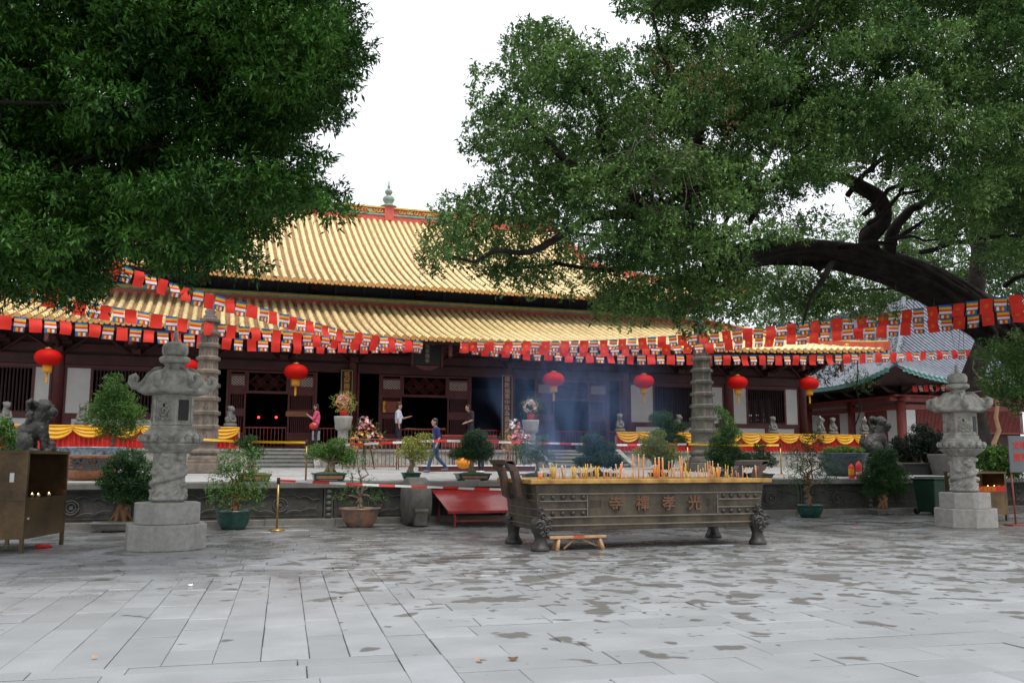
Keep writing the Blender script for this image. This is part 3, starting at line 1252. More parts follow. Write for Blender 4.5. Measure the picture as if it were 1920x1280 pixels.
m.build('gourd_finial', mat('celadon_glaze', (.22, .3, .26), .4, .3, 6, world=True), rid)
for s in (-1, 1):                                # ridge-end beasts, gable ridges and hip ridges
    xx = XC + s * GX
    m = MB()
    m.tube([(xx - s * .3, 48, 15.0), (xx + s * .1, 48, 15.5), (xx - s * .1, 48, 16.1), (xx - s * .5, 48, 16.25)], [.4, .32, .2, .08], 8, flat=.6)
    m.build('ridge_beast', M_TEAL, rid)
    pts = [(xx, Y, prof_u(XC, Y) + .12) for Y in (47.8, 46, 44.5, 43)]
    b = MB()
    for p, q in zip(pts[:-1], pts[1:]):
        b.add([(p[0] - .16, p[1], p[2] - .15), (q[0] - .16, q[1], q[2] - .15), (q[0] - .16, q[1], q[2] + .3), (p[0] - .16, p[1], p[2] + .3),
               (p[0] + .16, p[1], p[2] - .15), (q[0] + .16, q[1], q[2] - .15), (q[0] + .16, q[1], q[2] + .3), (p[0] + .16, p[1], p[2] + .3)],
              [(0, 3, 2, 1), (4, 5, 6, 7), (3, 7, 6, 2), (1, 2, 6, 5)])
    b.build('gable_ridge', M_RED, ru)
    for (Xa, Ya, Xb, Yb, pf, par, up) in ((GX, 43.0, HU, YEU, prof_u, ru, .45), (HL - 6, YTL, HL, YEL, prof_l, rl, .3)):
        b, gd = MB(), MB()
        n = 14
        for i in range(n):
            A = [XC + s * (Xa + (Xb - Xa) * (i + j) / n) for j in (0, 1)]
            B = [Ya + (Yb - Ya) * (i + j) / n for j in (0, 1)]
            Z = [pf(A[j], B[j]) + up * max(0, ((i + j) / n - .75) * 2) ** 2 for j in (0, 1)]
            b.add([(A[0], B[0] - .15, Z[0] - .1), (A[1], B[1] - .15, Z[1] - .1), (A[1], B[1] - .15, Z[1] + .26), (A[0], B[0] - .15, Z[0] + .26),
                   (A[0], B[0] + .15, Z[0] - .1), (A[1], B[1] + .15, Z[1] - .1), (A[1], B[1] + .15, Z[1] + .26), (A[0], B[0] + .15, Z[0] + .26)],
                  [(0, 1, 2, 3), (5, 4, 7, 6), (3, 2, 6, 7), (1, 5, 6, 2), (0, 3, 7, 4)])
            gd.tube([(A[0], B[0] - .02, Z[0] + .3), (A[1], B[1] - .02, Z[1] + .3)], .06, 6)
            if i % 3 == 2:
                gd.ell((A[0], B[0] - .17, Z[0] + .1), (.16, .05, .09), 7, 5)
        b.build('hip_ridge', M_RED, par)
        gd.build('hip_moulding', M_GOLD, par)

# hung signs of the hall (things of their own)
for x, Y, chars, lab in ((4.95, WY - .28, '祇園開嶺表此是第一名山', 'tall black couplet board with gold characters on the column behind the left flower pedestal'),
                         (11.55, WY - .28, '禪教遍寰中茲為最初福地', 'tall black couplet board with gold characters on the column right of the central doorway')):
    p = thing('couplet_board', lab, 'sign board', (x, Y, 2.35), 0, 'couplet boards on the hall columns')
    MB().b2(-.24, .24, -.03, .04, 0, 2.72).build('board', M_BLACK, p, .01)
    fr = MB()
    for a, b, c, d in ((-.22, .22, 2.66, 2.68), (-.22, .22, .04, .06), (-.22, -.2, .06, 2.66), (.2, .22, .06, 2.66)):
        fr.b2(a, b, -.04, -.03, c, d)
    fr.build('gilt_border', M_GOLD, p)
    for i, ch in enumerate(chars):
        text(ch, (0, -.035, 2.5 - i * .236), .235, M_GLYPH, p, .008, bold=.004, name='character')
p = thing('name_plaque', 'dark vertical name plaque under the lower eave above the central doorway', 'plaque', (7.75, HFY + .75, 5.15))
MB().b2(-.55, .55, -.05, .05, 0, .95).build('board', M_BLACK, p, .02)
m = MB().b2(-.62, -.55, -.08, .08, -.05, 1.0)
m.b2(.55, .62, -.08, .08, -.05, 1.0)
m.extrude_xz([(-.5, -.02), (.5, -.02), (.3, -.14), (.1, -.2), (-.1, -.2), (-.3, -.14)], -.1, .1)
m.build('frame', M_WOOD, p)
for i, ch in enumerate('光孝禪寺'):
    text(ch, (0, -.052, .72 - i * .19), .19, mat('dull_gold', (.3, .27, .2), .5), p, .006, bold=.003, name='character')
for i, (ch, sx_) in enumerate((('敕', -.2), ('賜', .2))):
    text(ch, (sx_, -.052, .84), .15, mat('dull_gold', (.3, .27, .2)), p, .006, name='character')
p = thing('notice_sign', 'small red notice sign with yellow drape-shaped sides on the door beside the man in white', 'sign', (6.78, WY - .1, 3.42))
MB().b2(-.36, .36, -.02, .02, 0, .44).build('board', mat('sign_red', (.25, .05, .03), .5), p)
m = MB()
for s in (-1, 1):
    m.add([(s * .36, -.024, 0), (s * .24, -.024, 0), (s * .3, -.024, .22), (s * .24, -.024, .44), (s * .36, -.024, .44)], [(0, 1, 2, 3, 4) if s < 0 else (4, 3, 2, 1, 0)])
m.build('side_ornament', M_TASSEL, p)
p = thing('wooden_sign', 'long plain orange wooden board on the door leaf in front of the woman in pink', 'sign', (3.1, WY - .09, 3.2))
MB().b2(-.42, .42, -.02, .02, 0, .2).build('board', mat('orange_wood', (.32, .12, .05), .5, .3, 8), p)
p = thing('paper_notice', 'white paper notice on the low rail right of the woman in pink', 'notice', (3.85, WY - .05, 2.3))
MB().b2(-.15, .15, -.01, .01, 0, .36).build('sheet', M_WHITE, p)
# altar lamps deep inside the left doorway
for x in (464 + 21, 464 + 54):
    q = at(x, 782, Y=40)
    o = MB().ell((0, 0, 0), .05).build('altar_lamp', mat('altar_glow', (.8, .02, .02), emit=((1, .03, .03), 6)))
    o.location = q
    tag(o, 'small glowing red altar lamp, the %s of two inside the dark left doorway' % ('left' if x < 500 else 'right'), 'lamp', 'red altar lamps inside the hall')

# steps up to the hall
for a, b, lab in ((1.2, 3.35, 'grey stone flight of steps to the left doorway behind the brass belt post'), (12.1, 15.2, 'grey stone flight of steps behind the incense smoke right of the centre')):
    st = thing('stone_steps', lab, 'steps', (0, HY, 0), 0, 'stone steps up to the hall')
    n = 5
    for i in range(n):
        z0, z1 = tz(HY) + (FZ - tz(HY)) * i / n - .02, tz(HY) + (FZ - tz(HY)) * (i + 1) / n
        MB().b2(a, b, i * .27 + .05, HFY - HY - .062, z0 - .1 if i == 0 else z0 + .022, z1 - .052).b2(a, b, i * .27, min(i * .27 + .42, HFY - HY - .062), z1 - .05, z1).build('tread', M_STEP, st, .008)
    for xx in (a - .22, b + .02):
        MB().extrude_yz([(-.15, tz(HY) - .1), (-.15, tz(HY) + .1), (1.3, FZ + .05), (1.33, FZ + .05), (1.33, tz(HY) - .1)], xx, xx + .2).build('side_stone', M_STONE, st)

# ================================================================== BALUSTRADES WITH LIONS AND SWAGS
lion_small = sculpt([((0, 0, .2), .13, (-.02, 0, .36), .1), ((0, -.02, .5), (.115, .11, .12)), ((0, -.12, .47), .06, (0, -.1, .44), .06),
                     ((-.1, -.05, .28), .04, (-.11, -.12, .1), .045), ((.1, -.05, .28), .04, (.11, -.12, .1), .045),
                     ((-.12, .05, .14), (.07, .09, .1)), ((.12, .05, .14), (.07, .09, .1)), ((0, .12, .2), .04, (0, .14, .4), .05),
                     ((-.1, 0, .56), (.035, .03, .04)), ((.1, 0, .56), (.035, .03, .04)), ((-.05, .05, .56), (.05, .05, .05)), ((.06, .05, .54), (.05, .05, .05)),
                     ((0, 0, .06), (.18, .18, .07))], .014, 1, .008, 22, M_LIONG, 'lion')


def balustrade(x0, x1, lions, lab):
    b = thing('balustrade', lab, 'balustrade', (0, HFY + .12, FZ), 0, 'stone balustrades with small lions')
    MB().b2(x0, x1, -.07, .07, .0, .6).build('rail_panel', M_STONE, b, .01)
    for x in lions:
        pm = MB()
        pm.b2(x - .11, x + .11, -.11, .11, 0, .68)
        pm.lathe([(.12, .68), (.2, .72), (.22, .8), (.2, .86), (.16, .88)], 16, (x, 0, 0), lobes=12, amp=.06)
        ps = pm.build('post', M_LIONG, b)
        o = obj('stone_lion', lion_small, ps)
        o.location = (x, 0, .87)
        o.rotation_euler.z = rnd.uniform(-.7, .9)
    return b


def swags(x0, x1, n, lab):
    d = thing('festoon_drape', lab, 'drape', (0, HFY - .04, FZ), 0, 'yellow and red drapes on the balustrades')
    w = (x1 - x0) / n
    m = MB()
    nu = int((x1 - x0) * 40)
    m.grid(lambda u, v: (x0 + u * (x1 - x0), -.03 - .028 * (1 + v * .5) * math.sin(u * (x1 - x0) * 42 + math.sin(u * 60)), .7 - v * (.72 + .02 * math.sin(u * 90))), nu, 3)
    m.build('red_skirt', M_DRAPER, d)
    for i in range(n):
        a = x0 + w * i
        s = MB()

        def fn(u, v, a=a):
            # top edge straight, lower edge a deep hanging curve; folds gather at the two upper corners
            x = a + w * (.5 + (u - .5) * (1.06 - .0 * v))
            dep = (.06 + .37 * (4 * u * (1 - u)) ** .62) * (1 + .1 * math.sin(i * 2.3))
            z = .74 - v * dep
            f = .026 * math.sin(v * 22 + .6) * (.35 + .65 * (4 * u * (1 - u)))
            return (x + .012 * math.sin(v * 9 + i), -.085 - .05 * v - f, z)
        s.grid(fn, 18, 30)
        s.build('yellow_swag', M_DRAPEY, d)
    return d


balustrade(CX[0] - 2.6, .95, (-6.36, -4.1, -1.7, .62), 'left stone balustrade with small lions between the black lion and the tan pagoda')
balustrade(15.35, CX[7] + 1.5, (15.55, 18.2, 20.4, 22.7, 25.13, 25.75, 27.4), 'right stone balustrade with small lions running behind the right pagoda and bonsai')
swags(CX[0] - 2.4, .9, 12, 'yellow swags over a red skirt along the left balustrade behind the tall conifer')
swags(15.3, CX[7] + 1.4, 13, 'yellow swags over a red skirt along the right balustrade behind the dark pagoda')

# ================================================================== RED LANTERNS
LPOS = [(90, 670, 'between the black lion and the left eave'), (350, 688, 'half hidden behind the left pagoda and stone lantern'), (555, 697, 'over the left doorway'), (1038, 711, 'in the blue smoke right of the centre'),
        (1207, 715, 'left of the right pagoda by the white panel'), (1383, 717, 'right of the right pagoda'), (1517, 719, 'at the hall corner beside the red column')]
lt = None
for (x, y, where) in LPOS:
    q = at(x, y, Y=32.9)
    if lt is None:
        lt = thing('red_lantern', '', 'lantern', (0, 0, 0))
        m = MB()
        nn = 32
        prof = [(.12, .3)] + [(.46 * math.cos(t) ** .75 + .0, .29 * math.sin(t)) for t in [math.pi / 2 * (.88 - k * .16) for k in range(12)]] + [(.12, -.29)]
        m.lathe(prof, nn, lobes=nn // 1, amp=.012)
        m.build('silk_globe', M_LANT, lt)
        m = MB().lathe([(.12, 0), (.13, .07), (.12, .075)], 16, (0, 0, .27))
        m.build('top_crown', M_BRASS, lt)
        m = MB().lathe([(.15, -.3), (.17, -.27), (.15, -.26)], 16)
        m.lathe([(.15, -.52), (.16, -.3)], 16, amp=.05, lobes=16)
        m.build('fringe', M_TASSEL, lt)
        MB().lathe([(.03, -.9), (.045, -.85), (.035, -.52)], 8).build('tassel', M_TASSEL, lt)
        MB().tube([(0, 0, .34), (0, 0, 1.2)], .008, 4).build('hanging_cord', M_CORD, lt)
        o = lt
    else:
        o = copy_tree(lt)
    o.location = q
    o.scale = (.9, .9, .95)
    o['label'] = 'round red silk lantern with yellow tassel ' + where
    o['group'] = 'red lanterns hanging under the lower eave'

# ================================================================== FLAG STRINGS
def flag_mesh(kind, var):
    m = MB()
    Wd, Hd = .34, .4
    cols = [0, .25, .5, .75, 1.0]
    rows = [0, .14, .28, .42, .6, .68, 1.0]

    def P(u, v):
        c = .032 * math.sin(v * (2.2 + var % 3) + var * 1.7) * (1 + .6 * u) + .025 * math.sin(u * (4 + var % 2 * 3) + var) * v
        return ((u - .5) * Wd * (1 - .05 * v * (var % 3 - 1)) + .02 * (var % 4 - 1.5) * v, c, -v * Hd)
    if kind == 'red':
        m.grid(lambda u, v: P(u, v), 4, 5, 0)
        return m.mesh('red_flag', [M_FR])
    vr = [0, .13, .30, .44, .62, .70, .95, 1.0]
    ur = [0, .21, .42, .63, .84, 1.0]
    for j in range(7):
        for i in range(5):
            mi = (1, 2, 0, 3, 4, None, 4)[j]
            if mi is None:
                mi = (1, 2, 0, 3, 4)[i]
            m.add([P(ur[i], vr[j]), P(ur[i + 1], vr[j]), P(ur[i + 1], vr[j + 1]), P(ur[i], vr[j + 1])], [(0, 3, 2, 1)], mi, True)
    return m.mesh('striped_flag', [M_FR, M_FB, M_FY, M_FW, M_FO])


FM = {k: [flag_mesh(k, v) for v in range(12)] for k in ('red', 'striped')}
em = MB()
for k in range(8):
    a = k * math.pi / 4
    c, s = math.cos(a), math.sin(a)
    em.add([(c * .03 - s * .012, -.012, -.2 + s * .03 + c * .012), (c * .03 + s * .012, -.012, -.2 + s * .03 - c * .012), (c * .105, -.03, -.2 + s * .105)], [(0, 1, 2)])
em.lathe([(.03, 0), (.03, .004)], 10, (0, 0, 0))
for kk in range(len(em.v) - 20, len(em.v)):
    vx, vy, vz = em.v[kk]
    em.v[kk] = (vx, -.02 - vz, -.2 + vy)
EMB = em.mesh('emblem', [M_FG])


def bunting(pts, lab, emblem=False, scale=.97, pitch=.415, flip=False, start=0, mirror=False):
    P = [at(x, y, Y=Y) for x, y, Y in pts]
    root = thing('flag_string', lab, 'bunting', tuple(P[0]), 0, 'strings of red and striped flags')
    P = [p - P[0] for p in P]
    # arc-length resample with Catmull-Rom smoothing
    dense = []
    for i in range(len(P) - 1):
        p0, p1, p2, p3 = P[max(i - 1, 0)], P[i], P[i + 1], P[min(i + 2, len(P) - 1)]
        for k in range(12):
            t = k / 12
            dense.append(.5 * ((2 * p1) + (p2 - p0) * t + (2 * p0 - 5 * p1 + 4 * p2 - p3) * t * t + (3 * p1 - p0 - 3 * p2 + p3) * t ** 3))
    dense.append(P[-1])
    MB().tube(dense, .006, 4).build('cord', M_CORD, root)
    acc, k = .1, start
    L = 0
    for a, b in zip(dense[:-1], dense[1:]):
        sl = (b - a).length
        while acc < L + sl:
            q = a + (b - a) * ((acc - L) / sl)
            kind = 'red' if k % 2 == 0 else 'striped'
            o = obj(kind + '_flag', FM[kind][rnd.randrange(12)], root)
            o.location = q
            d = b - a
            ry = -math.atan2(d.z, math.hypot(d.x, d.y)) * .6
            o.rotation_euler = (rnd.uniform(-.1, .1), ry + rnd.uniform(-.07, .07), math.atan2(d.y, d.x) * .75 + (math.pi if d.x < 0 else 0) + rnd.uniform(-.15, .15))
            o.scale = (scale * rnd.uniform(.86, 1.0) * (-1 if mirror else 1), scale, scale * rnd.uniform(.95, 1.06))
            if emblem and kind == 'red' and q.z > -99:
                e = obj('emblem', EMB, o)
            acc += pitch * scale * rnd.uniform(.96, 1.05)
            k += 1
        L += sl


bunting([(-60, 586, 26.5), (0, 591, 27), (141, 604, 28), (270, 618, 29), (445, 634, 30), (600, 641, 31), (790, 642, 32)], 'lowest left flag string running under the eave to the centre')
bunting([(60, 535, 24), (168, 567, 25), (242, 580, 26), (390, 604, 27.5), (536, 621, 29), (640, 633, 30.3), (790, 641, 31.9)], 'middle left flag string crossing the lower roof', start=1)
bunting([(100, 440, 22), (199, 487, 23), (271, 512, 24), (359, 542, 25.2), (460, 568, 26.5), (520, 586, 27.3), (593, 605, 28.5), (657, 621, 29.8), (788, 640, 31.8)], 'highest left flag string sloping steeply out of the left tree')
bunting([(865, 642, 32), (955, 652, 31.8), (1074, 660, 31.5), (1192, 664, 31.2), (1337, 666, 31), (1479, 666, 31), (1593, 664, 31), (1745, 658, 31), (1866, 654, 31)], 'lowest right flag string running level past the right pagoda to the tree')
bunting([(866, 641, 31.9), (960, 640, 30.4), (1113, 638, 28.2), (1193, 634, 26.9), (1313, 625, 24.9), (1427, 613, 23.2), (1577, 596, 20.8), (1762, 573, 17.8), (1847, 561, 16.6), (1990, 540, 14.8)], 'highest right flag string rising in front of the banyan branch, emblems on its red flags', emblem=True, scale=.88, start=1, mirror=True)
bunting([(867, 643, 31.8), (1000, 647, 30.3), (1100, 649, 29.2), (1313, 643, 26.8), (1388, 634, 25.6), (1473, 627, 24.2), (1563, 618, 22.8), (1703, 605, 20.6), (1782, 596, 19.6), (1895, 580, 18.2), (2000, 566, 17)], 'middle right flag string just under the highest one', emblem=True, scale=.88, mirror=True)
bunting([(1712, 722, 35), (1780, 720, 35), (1850, 716, 35), (1990, 711, 35)], 'small distant flag string under the grey side hall eave', scale=.8)

# ================================================================== SIDE HALL (right)
sh = thing('side_hall', 'lower red side hall with white panels and grey tiled roof beyond the right stone lantern', 'building', (32, 36, 0))
SZ = 1.3
m = MB()
m.b2(-.6, 20, -.6, 22, .9, SZ).build('platform', M_STONE, sh)
for (x, yy) in [(0, 0), (4.3, 0), (8.6, 0), (12.9, 0), (0, 3.6), (0, 7.2), (0, 10.8), (0, 14.4)]:
    MB().lathe([(.21, 0), (.21, 3.3)], 16, (x, yy, SZ)).build('column', M_REDW, sh)
for z0, z1, nm in ((4.42, 4.66, 'beam'), (4.05, 4.3, 'lower_beam')):
    MB().b2(.2, 18, -.1, .1, z0, z1).build(nm, M_REDW, sh, .02)
    MB().b2(-.1, .1, .2, 18, z0 + .003, z1 + .003).build(nm, M_REDW, sh, .02)
m = MB()
m.b2(-.6, 18, -.35, .0, 4.66, 4.74)
m.b2(-.35, .0, -.003, 18, 4.663, 4.737)
m.build('cornice', M_REDW, sh)
MB().b2(-.7, -.2, -.12, .12, 4.45, 4.65).build('beam_end', M_REDW, sh, .04)
MB().tube([(-.2, -.75, 4.55), (-.2, -.2, 4.55)], .12, 10).build('beam_end', M_REDW, sh)
for i in range(4):                               # front bays
    a = i * 4.3
    for p, q in ((a + .3, a + .85), (a + 3.55, a + 4.0)):
        MB().b2(p, q, -.02, .02, 2.1, 4.03).build('white_panel', M_WHITE, sh)
    w = MB()
    w.b2(a + .95, a + 3.45, .02, .06, 2.9, 2.98)
    n = 30
    for k in range(n):
        xx = a + .95 + 2.5 * k / n
        w.b2(xx, xx + .035, .0, .04, 2.98, 4.03)
    w.build('barred_window', M_REDW, sh)
    MB().b2(a + .25, a + 4.05, -.03, .05, SZ, 2.1).build('dado', M_REDW, sh)
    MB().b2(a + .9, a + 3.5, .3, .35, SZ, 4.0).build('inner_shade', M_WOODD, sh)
for i in range(4):                               # left-hand bays, seen at a slant
    a = i * 3.6
    for p, q in ((a + .3, a + .95), (a + 2.65, a + 3.3)):
        MB().b2(-.02, .02, p, q, 2.1, 4.03).build('white_panel', M_WHITE, sh)
    w = MB()
    for k in range(14):
        yy = a + 1.05 + 1.55 * k / 14
        w.b2(-.02, .02, yy, yy + .06, 2.1, 4.03)
    w.b2(.05, .09, a + 1, a + 2.6, 2.1, 4.03)
    w.build('slatted_window', M_REDW, sh)
    MB().b2(-.05, .03, a + .25, a + 3.35, SZ, 2.1).build('dado', M_REDW, sh)
MB().b2(0.3, 18, .6, 18, 4.7, 4.9).build('ceiling', M_WOODD, sh)


def sprof(d, e):
    """height over the eave line: d = distance inwards, e = nearness to the corner (0..1)"""
    return 5.3 + .52 * d + .028 * d * d + .75 * max(0, e) ** 2.5


m = MB()
cap = MB()
OV = 1.7
for i in range(52):                              # front slope rows
    x = -OV + i * .3
    e = 1 - (x + OV) / 5.5
    dm = min(7.5, max(0, x + OV))
    if dm < .4:
        continue
    pts = [(x, -OV + d, sprof(d, e * (1 - d / 7.5))) for d in [dm * k / 8 for k in range(9)]]
    m.tube(pts, .075, 6, cap=False)
    m.add([(p[0] - .15, p[1], p[2] - .04) for p in pts] + [(p[0] + .15, p[1], p[2] - .04) for p in pts], [(k, 9 + k, 10 + k, k + 1) for k in range(8)])
    cap.tube([(x, -OV - .03, pts[0][2]), (x, -OV + .03, pts[0][2])], .09, 8)
    cap.b2(x - .15, x + .15, -OV, -OV + .04, pts[0][2] - .16, pts[0][2] - .05)
for i in range(60):                              # left slope rows
    yv = -OV + i * .3
    e = 1 - (yv + OV) / 5.5
    dm = min(7.5, max(0, yv + OV))
    if dm < .4:
        continue
    pts = [(-OV + d, yv, sprof(d, e * (1 - d / 7.5))) for d in [dm * k / 8 for k in range(9)]]
    m.tube(pts, .075, 6, cap=False)
    m.add([(p[0], p[1] + .15, p[2] - .04) for p in pts] + [(p[0], p[1] - .15, p[2] - .04) for p in pts], [(k, 9 + k, 10 + k, k + 1) for k in range(8)])
    cap.b2(-OV, -OV + .04, yv - .15, yv + .15, pts[0][2] - .16, pts[0][2] + .06)
m.build('grey_tile_roof', M_TILEG, sh, kind='stuff')
cap.build('teal_eave_tiles', mat('teal_glaze', (.16, .38, .33), .4, .3, 6), sh, kind='stuff')
s = MB()
s.tube([(-OV + d, -OV + d, sprof(d, 1 - d / 7.5) + .1) for d in (0, .5, 1.5, 3, 5, 7.5)], .14, 8)
s.build('hip_ridge', M_TILEG, sh)
s = MB()
for i in range(26):
    x = -OV + i * .6
    e = 1 - (x + OV) / 5.5
    s.add([(x, -OV, sprof(0, e) - .1), (x + .6, -OV, sprof(0, e - .11) - .1), (x + .6, 0, 5.2), (x, 0, 5.2)], [(0, 3, 2, 1)])
    s.add([(-OV, x, sprof(0, e) - .1), (-OV, x + .6, sprof(0, e - .11) - .1), (0, x + .6, 5.2), (0, x, 5.2)], [(0, 1, 2, 3)])
s.b2(.1, 18, .1, .2, 4.74, 5.9)
s.b2(.1, .2, .1, 18, 4.74, 5.9)
s.build('soffit', M_WOODD, sh)
for i in range(9):
    for fr in (0, 1):
        t = i * 1.5
        p = [(0, 0, 4.8), (0, -.7, 4.95), (0, -1.2, 5.25)]
        q = [((t, y, z) if not fr else (y, t, z)) for _, y, z in p]
        MB().tube(q, [.1, .09, .05], 6).build('bracket', M_WOODD, sh)

# ================================================================== STONE PAGODAS
def pagoda(px_, Y, matp, scale, lab, top):
    q = at(px_, 860, Y=Y)
    q.z = tz(Y)
    r = thing('stone_pagoda', lab, 'pagoda', tuple(q), 0, 'tall slim stone pagodas on the terrace')
    ph = math.pi / 8
    m = MB()
    m.b2(-.55, .55, -.55, .55, 0, .3)
    m.b2(-.48, .48, -.48, .48, .303, .4)
    m.lathe([(.52, .4), (.5, .5), (.42, .54), (.5, .6), (.5, .68), (.4, .74), (.4, .9), (.48, .94), (.48, 1.0)], 8, ph=ph, smooth=False)
    m.build('base', matp, r, .02)
    n = 9
    z = 1.0
    rr = .43
    for i in range(n):
        h = .36 - i * .006
        r0, r1 = rr - i * .0205, rr - (i + 1) * .0205
        b = MB()
        b.lathe([(r0, z), (r1 + .005, z + h)], 8, ph=ph, smooth=False)
        for k in range(8):                        # arched niches
            a = ph + math.pi / 8 + k * math.pi / 4
            ra = r0 * math.cos(math.pi / 8) - .002
            cx, cy = math.cos(a), math.sin(a)
            nx, ny = -cy, cx
            arch = [(-.05, .06), (-.05, .16), (-.035, .2), (0, .22), (.035, .2), (.05, .16), (.05, .06)]
            b.tube([(cx * ra + nx * u, cy * ra + ny * u, z + v) for u, v in arch], .011, 4)
        st_ = b.build('storey', matp, r)
        e = MB()
        ro = r1 + .055
        e.lathe([(r1, z + h - .06), (ro, z + h - .03), (ro + .01, z + h + .05), (r1 + .02, z + h + .09), (r1 - .01, z + h + .1)], 8, ph=ph, smooth=False)
        for k in range(40):                       # little tile ends round each eave
            a = k * math.pi / 20 + .07
            k8 = ((a - ph) % (math.pi / 4)) - math.pi / 8
            re = (ro + .01) * math.cos(math.pi / 8) / math.cos(k8)
            e.box((re * math.cos(a), re * math.sin(a), z + h + .02), (.035, .04, .085), a)
        e.build('eave', matp, st_)
        z += h + .08
    m = MB()
    m.lathe([(.2, 0), (.22, .06), (.14, .14), (.18, .22), (.12, .3), (.16, .4), (.1, .5), (.06, .58), (.08, .64), (.03, .8)], 12, (0, 0, z))
    m.build('spire', matp, r)
    for c in r.children:
        pass
    r.scale = (scale, scale, scale * top)
    return r


pagoda(382, 27.8, M_TAN, .93, 'tan stone pagoda tower standing on the terrace behind the left stone lantern', 1.02)
pagoda(1320, 27.8, M_TANG, 1.0, 'dark grey stone pagoda tower standing on the terrace in front of the right doors', 1.0)

# ================================================================== STONE LANTERNS
def stone_lantern(X, Y, rz, lab):
    r = thing('stone_lantern', lab, 'stone lantern', (X, Y, 0), rz, 'carved stone lanterns in the courtyard')

    def octo(a, c):
        return [(-a + c, -a), (a - c, -a), (a, -a + c), (a, a - c), (a - c, a), (-a + c, a), (-a, a - c), (-a, -a + c)]
    MB().prism(octo(.635, .34), 0, .43).build('plinth_block', M_STONEP, r, .015)
    MB().prism(octo(.52, .28), .433, .79).build('plinth_block', M_STONEP, r, .015)
    # carved shaft: coiling dragon in relief
    K_ = .8
    shaft = sculpt([((0, 0, .84), .33 * K_, (0, 0, 1.6), .345 * K_), ((0, 0, .85), (.4 * K_, .4 * K_, .07))]
                   + [((.335 * K_ * math.cos(a * .36), .335 * K_ * math.sin(a * .36), .9 + a * .024), .06 - .0006 * a, (.335 * K_ * math.cos((a + 1) * .36), .335 * K_ * math.sin((a + 1) * .36), .9 + (a + 1) * .024), .06 - .0006 * a) for a in range(24)]
                   + [((.35 * K_ * math.cos(b), .35 * K_ * math.sin(b), zz), (.07, .07, .055)) for b, zz in ((4.2, 1.48), (4.5, 1.42), (4.4, 1.52), (5.6, 1.1), (3.6, 1.3), (5.2, 1.55), (0.4, 1.4), (2.2, 1.2))]
                   + [((.33 * K_ * math.cos(b), .33 * K_ * math.sin(b), .88), .045, (.36 * K_ * math.cos(b + .45), .36 * K_ * math.sin(b + .45), .99), .03) for b in [k * .52 for k in range(12)]],
                   .013, 1, .006, 22, M_STONE, 'shaft', ridged=True)
    obj('shaft', shaft, r)
    m = MB()
    m.lathe([(.24, 1.62), (.3, 1.66), (.42, 1.76), (.45, 1.8)], 64, lobes=16, amp=.1)
    m.lathe([(.46, 1.8), (.49, 1.83), (.49, 1.95), (.45, 1.99), (.45, 2.02), (.41, 2.03), (.41, 2.06)], 8, ph=math.pi / 8, smooth=False)
    tb = m.build('lotus_table', M_STONE, r, .01)
    ros = MB()
    ros.ell((0, 0, 0), (.06, .06, .05), 9, 6)
    for p in range(5):
        b = p * 1.257 + .4
        ros.ell((0, .042 * math.cos(b), .044 * math.sin(b)), (.05, .032, .028), 6, 4)
    ros = ros.mesh('carved_rosette', [M_STONE])
    for k in range(16):
        a = k * math.pi / 8 + .1
        k8 = ((a - math.pi / 8) % (math.pi / 4)) - math.pi / 8
        re = .515 * math.cos(math.pi / 8) / math.cos(k8)
        obj('carved_rosette', ros, tb, loc=(re * math.cos(a), re * math.sin(a), 1.89), rz=a)
    # hexagonal fire box
    fb = MB()
    ph = math.pi / 6
    fb.lathe([(.40, 2.06), (.40, 2.1), (.36, 2.12), (.36, 2.64), (.38, 2.66)], 6, ph=ph, smooth=False)
    for k in range(6):
        a = k * math.pi / 3
        ap = .36 * math.cos(math.pi / 6)
        for u, v0, v1 in ((-.165, 2.12, 2.64), (.165, 2.12, 2.64)):
            cx, cy = math.cos(a) * ap - math.sin(a) * u, math.sin(a) * ap + math.cos(a) * u
            fb.box((cx, cy, (v0 + v1) / 2), (.03, .035, v1 - v0), a)
        for zz in (2.145, 2.615):
            fb.box((math.cos(a) * ap, math.sin(a) * ap, zz), (.03, .3, .04), a)
    fbo = fb.build('fire_box', M_STONE, r)
    m, dk = MB(), MB()
    for k in range(6):
        a = k * math.pi / 3
        ap = .36 * math.cos(math.pi / 6) + .012

        def W(u, v, o=0.0):
            return (math.cos(a) * (ap + o) - math.sin(a) * u, math.sin(a) * (ap + o) + math.cos(a) * u, v)
        if k % 2 == 0:
            m.tube([W(.09 * math.cos(t) * (1 - t / 14), 2.36 + .11 * math.sin(t) * (1 - t / 14)) for t in [j * .5 for j in range(22)]], .022, 5)
            for bb in range(7):
                m.ell(W(.095 * math.cos(bb * .9), 2.3 + .09 * math.sin(bb * .9)), (.026, .026, .03), 7, 5)
            m.tube([W(-.11, 2.2), W(-.05, 2.25), W(0, 2.2), W(.06, 2.26), W(.11, 2.2)], .018, 5)
            m.tube([W(-.1, 2.52), W(-.04, 2.55), W(.02, 2.5), W(.1, 2.54)], .016, 5)
            MB().ell(W(0, 2.46, .004), (.028, .028, .028), 10, 6).build('peep_hole', M_BLACK, fbo)
        elif k % 3 == 1 or k == 3:
            m.tube([W(-.07, 2.2), W(-.02, 2.3), W(.06, 2.38), W(.0, 2.5)], .02, 5)
            m.tube([W(.08, 2.22), W(.02, 2.3), W(-.06, 2.42)], .018, 5)
        else:
            MB().box(W(0, 2.38, -.004), (.012, .2, .36), a).build('window_opening', M_BLACK, fbo)
    m.build('carved_panel', M_STONE, fbo)
    # roof with six upturned scrolls
    rf = MB()
    n = 72
